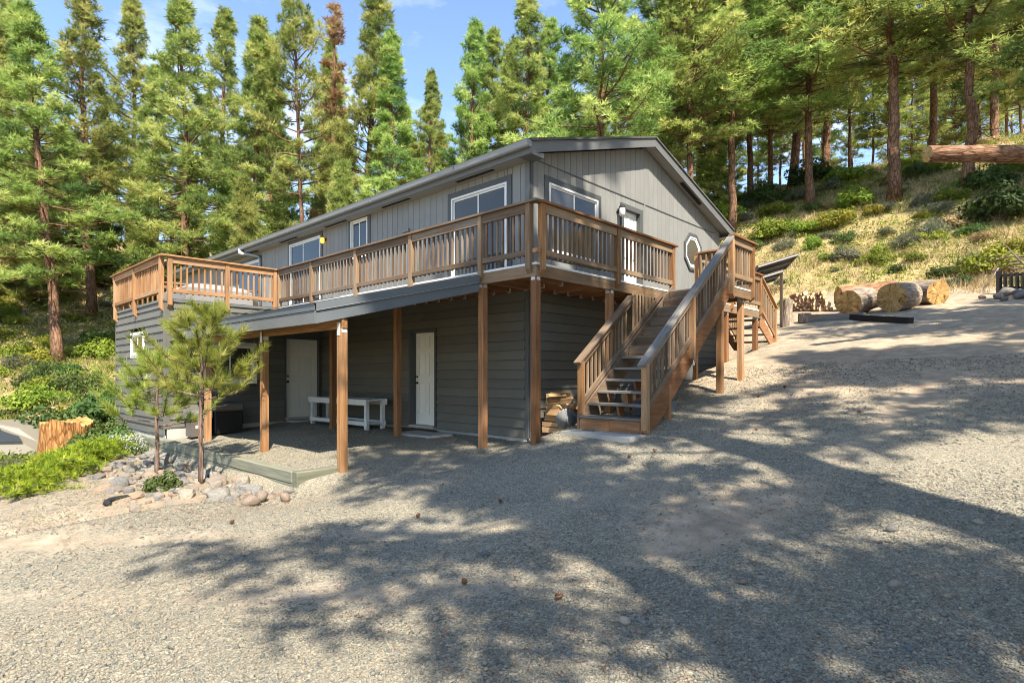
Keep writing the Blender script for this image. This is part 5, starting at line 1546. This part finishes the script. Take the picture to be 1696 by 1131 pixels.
# ------------------------------------------------------------------ two young pines in front of the porch
def young_pine(x, y, H, seed, branches, label, cb=.52):
    r = np.random.default_rng(seed); root = thing("young_pine", label, "tree", (x, y, gs(x, y)), "young pines by the porch")
    z0 = gs(x, y) - .1; m = 10; t = np.linspace(0, 1, m)
    tp = np.stack([x + np.cumsum(r.normal(0, .012, m)), y + np.cumsum(r.normal(0, .012, m)), z0 + t * (H + .1)], 1)
    acc = Acc(); acc.add(tube(tp, .034 * (1 - t) ** .7 + .008, 9, jit=.05, r=r))
    C, A, S = [], [], []
    def bottle(p0, p1, nb):
        d = (p1 - p0); d /= np.linalg.norm(d)
        for q in range(nb): C.append(p0 + (p1 - p0) * (q / max(1, nb - 1))); A.append(d); S.append(1.0)
    for k in range(branches):
        f = cb + (1 - cb) * (k + .3) / branches; zc = z0 + f * (H + .1); az = k * 2.4 + r.normal(0, .3)
        L = (.98 * (1 - (f - cb) / (1 - cb)) ** .7 + .2) * r.uniform(.75, 1.15)
        dh = np.array([math.cos(az), math.sin(az), 0]); p0 = np.array([np.interp(zc, tp[:, 2], tp[:, 0]), np.interp(zc, tp[:, 2], tp[:, 1]), zc])
        e = r.uniform(.05, .35); p1 = p0 + dh * L * .55 + np.array([0, 0, L * .55 * math.tan(e) * .6]); p2 = p1 + dh * L * .42 + np.array([0, 0, L * .45])
        acc.add(tube([p0, p1, p2], [.013, .009, .005], 5, cap=False)); bottle(p1 + (p2 - p1) * .1, p2, 8)
        for u in range(r.integers(2, 5)):
            b = p0 + (p1 - p0) * r.uniform(.35, 1); sd = np.cross(dh, [0, 0, 1.]) * r.choice([-1, 1]) * r.uniform(.5, 1) + dh * .6 + np.array([0, 0, r.uniform(.3, .9)]); sd /= np.linalg.norm(sd)
            q = b + sd * r.uniform(.16, .34); acc.add(tube([b, q], [.007, .004], 4, cap=False)); bottle(b + (q - b) * .3, q, 5)
    bottle(tp[-2], tp[-1], 6)
    for k in range(6):                                   # dead twigs
        zc = z0 + r.uniform(.2, cb + .05) * H; az = r.uniform(0, 6.28); p0 = np.array([x, y, zc]); d = np.array([math.cos(az), math.sin(az), r.uniform(-.1, .4)]) * r.uniform(.15, .4)
        acc.add(tube([p0, p0 + d * .5 + [0, 0, .02], p0 + d], [.008, .005, .002], 4, cap=False))
    place(bpy.data.objects.new("trunk", acc.mesh("trunk", M_BARKG)), I4, root)
    C, A, S = np.array(C), np.array(A), np.array(S)
    V, F, tone = tufts(C, A, S, 30, r, (.12, .21), .0075, .62)
    place(bpy.data.objects.new("crown", fastmesh("crown", V, F, M_NEEDY, tone)), I4, root)
young_pine(-4.50, 3.05, 2.75, 31, 22, "taller young pine with long needles in front of the porch posts", .50)
young_pine(-4.62, 4.95, 2.15, 33, 19, "shorter young pine with long needles left of the taller one", .42)

# ------------------------------------------------------------------ shrubs
def shrub_mesh(seed, nleaf=2200, leaf=.055, flat=.75, spiky=0.0):
    r = np.random.default_rng(seed); acc = Acc()
    lob = r.normal(size=(14, 3)); lob[:, 2] = np.abs(lob[:, 2]) * .8; lob /= np.linalg.norm(lob, axis=1, keepdims=True); lob *= r.uniform(.35, .72, (14, 1)); lr = r.uniform(.22, .42, 14)
    k = r.integers(0, 14, nleaf); d = r.normal(size=(nleaf, 3)); d /= np.linalg.norm(d, axis=1, keepdims=True)
    P = lob[k] + d * (lr[k] * r.uniform(.45, 1.05, nleaf) ** .5)[:, None]; P[:, 2] = np.abs(P[:, 2] * flat + .06)
    for q in range(14):
        acc.add(tube([[0, 0, -.05], lob[q] * [.4, .4, .5], lob[q] * [1, 1, flat]], [.022, .014, .006], 4, cap=False))
    nrm = d + r.normal(0, .6, (nleaf, 3)) + [0, 0, .5]; nrm /= np.linalg.norm(nrm, axis=1, keepdims=True)
    a = np.cross(nrm, r.normal(size=(nleaf, 3))); a /= np.linalg.norm(a, axis=1, keepdims=True); b = np.cross(nrm, a)
    s = leaf * r.uniform(.6, 1.4, nleaf)[:, None]
    if spiky: a = a * (1 - spiky) + d * spiky; s = s * 1.6; wv = .18
    else: wv = .42
    Q = np.stack([P - a * s, P + b * s * wv, P + a * s, P - b * s * wv], 1)
    V = Q.reshape(-1, 3); F = np.arange(nleaf * 4).reshape(-1, 4)
    tone = np.repeat(np.clip(r.normal(.45, .13, 14)[k] + r.normal(0, .16, nleaf), 0, 1), 4)
    return acc.mesh("stems", M_TWIG), (V, F, tone)
SH = []
for i in range(5):
    st_, (V, F, tone) = shrub_mesh(200 + i, 2600, .052 if i < 3 else .07, .62 + .08 * i, .0)
    SH.append((st_, fastmesh("leaves", V, F, M_GREEN, tone)))
st_, (V, F, tone) = shrub_mesh(260, 2600, .06, .7, .7); SH.append((st_, fastmesh("leaves", V, F, M_SAGE, tone)))
def shrub(x, y, w, v, mat, label, group="bushes on the hillside", hz=1.0):
    M = Matrix.Translation((x, y, gs(x, y) - .05)) @ Matrix.Rotation(random.uniform(0, 6.28), 4, 'Z') @ Matrix.Diagonal((w * .55, w * .55, w * .55 * hz, 1))
    root = bpy.data.objects.new("bush", None); root.empty_display_size = .1; place(root, M); tag(root, label, "bush", group)
    a_ = bpy.data.objects.new("stems", SH[v][0]); COL.objects.link(a_); a_.parent = root
    b_ = bpy.data.objects.new("leaves", SH[v][1]); COL.objects.link(b_); b_.parent = root
    b_.material_slots[0].link = 'OBJECT'; b_.material_slots[0].material = mat
    return root
SHR = [(24.55,-.6,1.9,0,M_LIME,"bright lime round bush in the middle of the dry slope"),(22.2,-5.0,2.9,1,M_YELL,"large yellow green bush above the picket fence"),(28.6,7.0,2.4,2,M_GREEN,"blue green bush just right of the low eave corner"),(29.7,6.0,2.7,3,M_LIME,"light green bush right of the one at the eave corner"),
(30.3,4.4,2.7,1,M_LIME,"pale lime bush above the tilted panels"),(30.2,2.5,2.9,0,M_YELL,"yellowish bush left of the round lime bush"),(36.7,7.9,2.8,2,M_GREEN,"green bush under the drooping pine"),(40.0,6.7,4.2,4,M_DARK,"big dark green thicket below the orange trunk"),(32.9,1.9,2.7,3,M_LIME,"lime bush left of the stout red trunk"),
(26.3,-1.5,1.8,5,M_SAGE,"grey sage bush right of the round lime bush"),(27.3,-2.6,1.9,5,M_SAGE,"upper grey sage bush on the dry slope"),(22.7,-3.5,1.6,1,M_DARK,"dark leafy sapling left of the large yellow green bush"),(20.6,-4.4,1.2,2,M_DARK,"low dark bush above the rightmost sawn log"),(37.9,3.7,3.9,0,M_LIME,"wide lime thicket on the upper slope"),
(38.0,9.9,3.4,3,M_GREEN,"green thicket right of the roof slope"),(28.0,-5.1,3.3,4,M_DARK,"dark thicket under the overhead log at the right"),(23.7,-5.9,2.4,0,M_YELL,"yellow bush cut by the right edge"),(31.2,-2.8,2.1,1,M_LIME,"lime bush at the foot of the pale trunk"),(35.8,-.7,2.4,2,M_GREEN,"green bush right of the stout red trunk"),(32.0,-4.4,2.7,3,M_GREEN,"bush below the overhead log, upper right"),
(27.9,1.5,1.7,2,M_GREEN,"small green bush over the firewood stack"),(27.9,4.7,1.8,5,M_SAGE,"sage bush above the tilted panels"),(30.7,.5,1.8,1,M_YELL,"small yellow bush below the stout red trunk"),(30.9,-1.8,1.7,5,M_SAGE,"sage bush right of the stout trunk's foot"),(26.8,-4.1,1.6,0,M_GREEN,"green bush over the large yellow green one"),(27.3,2.9,1.4,3,M_LIME,"small lime bush over the firewood"),
(23.3,-1.6,1.0,2,M_DARK,"small dark weed above the sawn logs"),(20.3,-4.0,1.0,5,M_SAGE,"blue grey weed behind the rightmost log's end"),(19.3,-6.2,1.3,1,M_GREEN,"green bush behind the picket fence"),(33.8,7.0,2.8,0,M_LIME,"sunlit bush between the roof slope and the thicket"),(33.5,10.5,3.0,4,M_LIME,"tall light bush touching the roof's right slope"),(30.5,10.8,2.6,3,M_GREEN,"bush behind the right roof slope"),(18.6,1.6,1.0,2,M_LIME,"green weeds at the left end of the firewood stack")]
for (x, y, w, v, mt, lb) in SHR: shrub(x, y, w, v, mt, lb, hz=random.uniform(.85, 1.15))
LSH = [(-5.6,17.6,3.6,1,M_YELL,"large yellow green bush behind the parked car"),(-4.4,14.0,3.0,0,M_GREEN,"green leafy bush behind the orange stump"),(-3.5,13.2,2.6,2,M_GREEN,"green bush against the left corner of the house"),(-4.35,9.0,1.2,3,M_GREEN,"bush between the juniper and the timber's far end"),(-4.6,9.5,1.7,1,M_GREEN,"leafy bush covering the right side of the stump"),(-4.3,10.9,2.2,0,M_GREEN,"bush between the stump and the house wall"),(-5.85,11.9,1.2,5,M_SAGE,"grey sage bush before the parked car"),(-6.6,9.4,1.0,5,M_SAGE,"grey tufted bush at the far left edge"),
(-3.7,25.2,1.8,2,M_DARK,"dark bush on the left dry slope, nearer one"),(-2.4,26.5,1.9,1,M_GREEN,"low bush at the foot of the leaning trunk"),(-5.6,27.0,2.4,0,M_YELL,"yellow bush on the left slope at the edge"),(-.1,31.0,2.4,3,M_LIME,"lime bush between two trunks left of the deck"),(-1.9,19.8,1.6,2,M_LIME,"light bush beside the left house wall"),(-2.6,21.8,1.6,4,M_GREEN,"bush on the bank left of the house"),(-3.2,11.9 + 1.2,1.6,1,M_LIME,"light leafy bush below the left window"),(1.0,36.0,2.6,0,M_GREEN,"bush farther up behind the left wall")]
for (x, y, w, v, mt, lb) in LSH: shrub(x, y, w, v, mt, lb, "bushes left of the house")
shrub(-6.5, 12.5, 2.0, 5, M_SAGE, "grey sage bush hiding the lower body of the parked car", "bushes left of the house")
shrub(-5.75, 12.6, 1.3, 0, M_LIME, "lime bush between the stump and the parked car", "bushes left of the house")
shrub(-4.95, 3.35, .62, 4, M_GREEN, "small dark green shrub among the rocks between the young pines", "bushes left of the house", 1.1)
r2 = random.Random(31)
for i in range(140):
    x = 21.8 + 24 * r2.random() ** 1.2; y = r2.uniform(-9, 14)
    shrub(x, y, r2.uniform(.8, 2.3) * (.7 + .02 * (x - 20)), r2.randrange(6), r2.choice([M_LIME, M_LIME, M_GREEN, M_SAGE, M_YELL, M_SAGE, M_STRAW, M_STRAW]), "small low bush scattered on the dry hillside", "scattered low bushes", .8)

for i in range(95):
    x = r2.uniform(-8.5, 4); y = r2.uniform(12.6, 44)
    if x > -.6 and y < 20: continue
    shrub(x, y, r2.uniform(1.0, 2.4), r2.randrange(6), r2.choice([M_LIME, M_GREEN, M_LIME, M_GREEN, M_SAGE, M_YELL]), "small bush among the weeds on the bank left of the house", "scattered bushes on the left bank", .9)
# spreading juniper
def juniper():
    r = np.random.default_rng(77); root = thing("juniper", "low spreading yellow green juniper at the foot of the stump", "juniper", (-5.5, 6.6, gs(-5.5, 6.6)))
    C, A = [], []; acc = Acc()
    for k in range(330):
        t_ = r.random(); u = r.normal(0, .42)
        cx = -4.55 - 1.9 * t_ + .25 * u; cy = 8.3 - 2.6 * t_ + .9 * u
        az = r.uniform(0, 6.28); L = r.uniform(.25, .55); d = np.array([math.cos(az), math.sin(az), 0])
        z0 = gs(cx, cy); h = r.uniform(.08, .42) * (1 - .35 * abs(u))
        p0 = np.array([cx, cy, z0 + h * .4]); p1 = p0 + d * L * .6 + [0, 0, h * .55]; p2 = p1 + d * L * .5 + [0, 0, -.02]
        acc.add(tube([p0, p1, p2], [.008, .006, .003], 3, cap=False))
        for q in range(9):
            f = q / 8; p = p0 + (p1 - p0) * min(1, f * 2) if f < .5 else p1 + (p2 - p1) * (f - .5) * 2
            C.append(p + r.normal(0, .02, 3)); A.append(d * .8 + np.array([0, 0, .45]))
    C, A = np.array(C), np.array(A); A /= np.linalg.norm(A, axis=1, keepdims=True)
    V, F, tone = tufts(C, A, np.ones(len(C)), 15, r, (.06, .15), .013, .75)
    ob("stems", acc.mesh("stems", M_TWIG), I4, root); ob("sprays", fastmesh("sprays", V, F, M_JUNI, tone), I4, root)
juniper()

# ------------------------------------------------------------------ dry grass, weeds, litter
def blades(X, Y, h, w, r, lean=.45):
    N = len(X); Z = gsurf(X, Y) - .02; a = r.uniform(0, 6.28, N); hh = h * r.uniform(.5, 1.4, N); l = r.normal(0, lean, (N, 2)) * hh[:, None]
    px, py = np.cos(a) * w * .5, np.sin(a) * w * .5
    b0 = np.stack([X - px, Y - py, Z], 1); b1 = np.stack([X + px, Y + py, Z], 1); t = np.stack([X + l[:, 0], Y + l[:, 1], Z + hh], 1)
    V = np.stack([b0, b1, t], 1).reshape(-1, 3); return V, np.arange(N * 3).reshape(-1, 3)
def grass():
    r = np.random.default_rng(55)
    parts = []
    def clump(n, x0, x1, y0, y1, per, h, w, rad, dens=None):
        cx, cy = r.uniform(x0, x1, n), r.uniform(y0, y1, n)
        if dens is not None:
            k = (vnoise(cx, cy, .35, 41) + .55) > r.random(n) * .9; cx, cy = cx[k], cy[k]
        X = (cx[:, None] + r.normal(0, rad, (len(cx), per))).ravel(); Y = (cy[:, None] + r.normal(0, rad, (len(cx), per))).ravel()
        V, F = blades(X, Y, h, w, r); parts.append((V, np.repeat(np.clip(np.repeat(r.normal(.5, .18, len(cx)), per) + r.normal(0, .15, len(X)), 0, 1), 3)))
    clump(9000, 19.5, 46, -12, 16, 9, .36, .03, .10, 1)
    clump(3500, -8, 6, 15, 46, 9, .34, .03, .10, 1)
    clump(900, 17.5, 21, -9, 6, 7, .22, .022, .07, 1)
    V = np.vstack([p[0] for p in parts]); T = np.concatenate([p[1] for p in parts])
    tag(ob("dry_grass", fastmesh("dry_grass", V, np.arange(len(V)).reshape(-1, 3), M_STRAW, T)), "tawny dry grass covering the hillside", "grass", kind="stuff")
    parts.clear()
    clump(2600, 20.5, 45, -11, 15, 10, .26, .035, .14, 1)
    clump(1500, -7.5, 5, 12.5, 40, 10, .3, .035, .14, 1)
    clump(170, -6.6, -5.3, .8, 7.5, 8, .05, .010, .03)
    V = np.vstack([p[0] for p in parts]); T = np.concatenate([p[1] for p in parts])
    tag(ob("green_weeds", fastmesh("green_weeds", V, np.arange(len(V)).reshape(-1, 3), M_LIME, T)), "green weeds and ground cover among the dry grass", "weeds", kind="stuff")
    def brush(n, x0, x1, y0, y1, per, h, leaf, seed):
        cx, cy = r.uniform(x0, x1, n), r.uniform(y0, y1, n); k = (vnoise(cx, cy, .22, seed) + .5) > r.random(n) * .95; cx, cy = cx[k], cy[k]; N = len(cx) * per
        X = (cx[:, None] + r.normal(0, .22, (len(cx), per))).ravel(); Y = (cy[:, None] + r.normal(0, .22, (len(cx), per))).ravel()
        Z = gsurf(X, Y) + h * r.random(N) ** .8 * np.repeat(r.uniform(.4, 1.3, len(cx)), per); P = np.stack([X, Y, Z], 1)
        d = r.normal(size=(N, 3)) + [0, 0, .5]; d /= np.linalg.norm(d, axis=1, keepdims=True); p = np.cross(d, r.normal(size=(N, 3))); p /= np.linalg.norm(p, axis=1, keepdims=True); s_ = leaf * r.uniform(.6, 1.5, (N, 1))
        Q = np.stack([P - d * s_, P + p * s_ * .45, P + d * s_, P - p * s_ * .45], 1).reshape(-1, 3)
        return Q, np.repeat(np.clip(np.repeat(r.normal(.45, .2, len(cx)), per) + r.normal(0, .15, N), 0, 1), 4)
    for nm, mt, sd, lb in (("lime_undergrowth", M_LIME, 61, "lime green undergrowth spread over the slopes"), ("green_undergrowth", M_GREEN, 62, "darker green undergrowth spread over the slopes")):
        q1, t1 = brush(2600 if sd == 61 else 900, 21.5, 48, -11, 16, 22, .45, .06, sd); q2, t2 = brush(1500, -9, 5, 12.3, 46, 22, .55, .06, sd + 5)
        V = np.vstack([q1, q2]); tag(ob(nm, fastmesh(nm, V, np.arange(len(V)).reshape(-1, 4), mt, np.concatenate([t1, t2]))), lb, "undergrowth", kind="stuff")
    # fallen needles and leaf litter on the bank and the drive
    N = 9000; X = np.concatenate([r.uniform(-6.8, -4.0, N // 2), r.uniform(-6, 2.5, N // 2)]); Y = np.concatenate([r.uniform(-.5, 7.5, N // 2), r.uniform(-8, -3.2, N // 2)])
    Z = gsurf(X, Y) + .012; a = r.uniform(0, 6.28, N); L = r.uniform(.03, .075, N); w = .004
    d = np.stack([np.cos(a), np.sin(a), r.normal(0, .12, N)], 1); p = np.stack([-np.sin(a), np.cos(a), np.zeros(N)], 1); c = np.stack([X, Y, Z], 1)
    V = np.stack([c - p * w, c + p * w, c + d * L[:, None]], 1).reshape(-1, 3)
    tag(ob("needle_litter", fastmesh("needle_litter", V, np.arange(N * 3).reshape(-1, 3), M_NEEDD, np.repeat(r.random(N), 3))), "rusty fallen pine needles on the ground", "needles", kind="stuff")
grass()
# white flowering weeds by the bump-out corner
def flowers():
    r = np.random.default_rng(3); N = 420; X = r.uniform(-4.6, -4.02, N); Y = r.uniform(7.6, 9.4, N); Z = gsurf(X, Y) + r.uniform(.05, .38, N)
    C = np.stack([X, Y, Z], 1); V, F, t = tufts(C, np.tile([0, 0, 1.], (N, 1)), np.ones(N), 5, r, (.02, .04), .02, 1.0)
    root = thing("flowering_weed", "white flowering weed at the corner of the siding", "plant", (-4.3, 8.4, gs(-4.3, 8.4)))
    ob("blossom", fastmesh("blossom", V, F, M_FLOWR, t), I4, root)
    X, Y = r.uniform(-4.6, -4.02, 700), r.uniform(7.6, 9.4, 700); V, F = blades(X, Y, .3, .02, r)
    ob("stems", fastmesh("stems", V, F, M_GREEN, np.repeat(r.random(700), 3)), I4, root)
flowers()
# brush heap at the right edge
a = Acc(); r_ = np.random.default_rng(17)
for k in range(60):
    p = np.array([20.6 + r_.normal(0, .7), -6.6 + r_.normal(0, .7), 0]); p[2] = gs(p[0], p[1]) + r_.uniform(0, 1.0); d = r_.normal(size=3) * [1, 1, .35]; d /= np.linalg.norm(d)
    a.add(tube([p, p + d * r_.uniform(.6, 1.6)], [.03, .012], 5))
tag(ob("brush_heap", a.mesh("brush_heap", M_TWIG)), "heap of dead sticks at the right edge above the fence", "brush heap", kind="stuff")
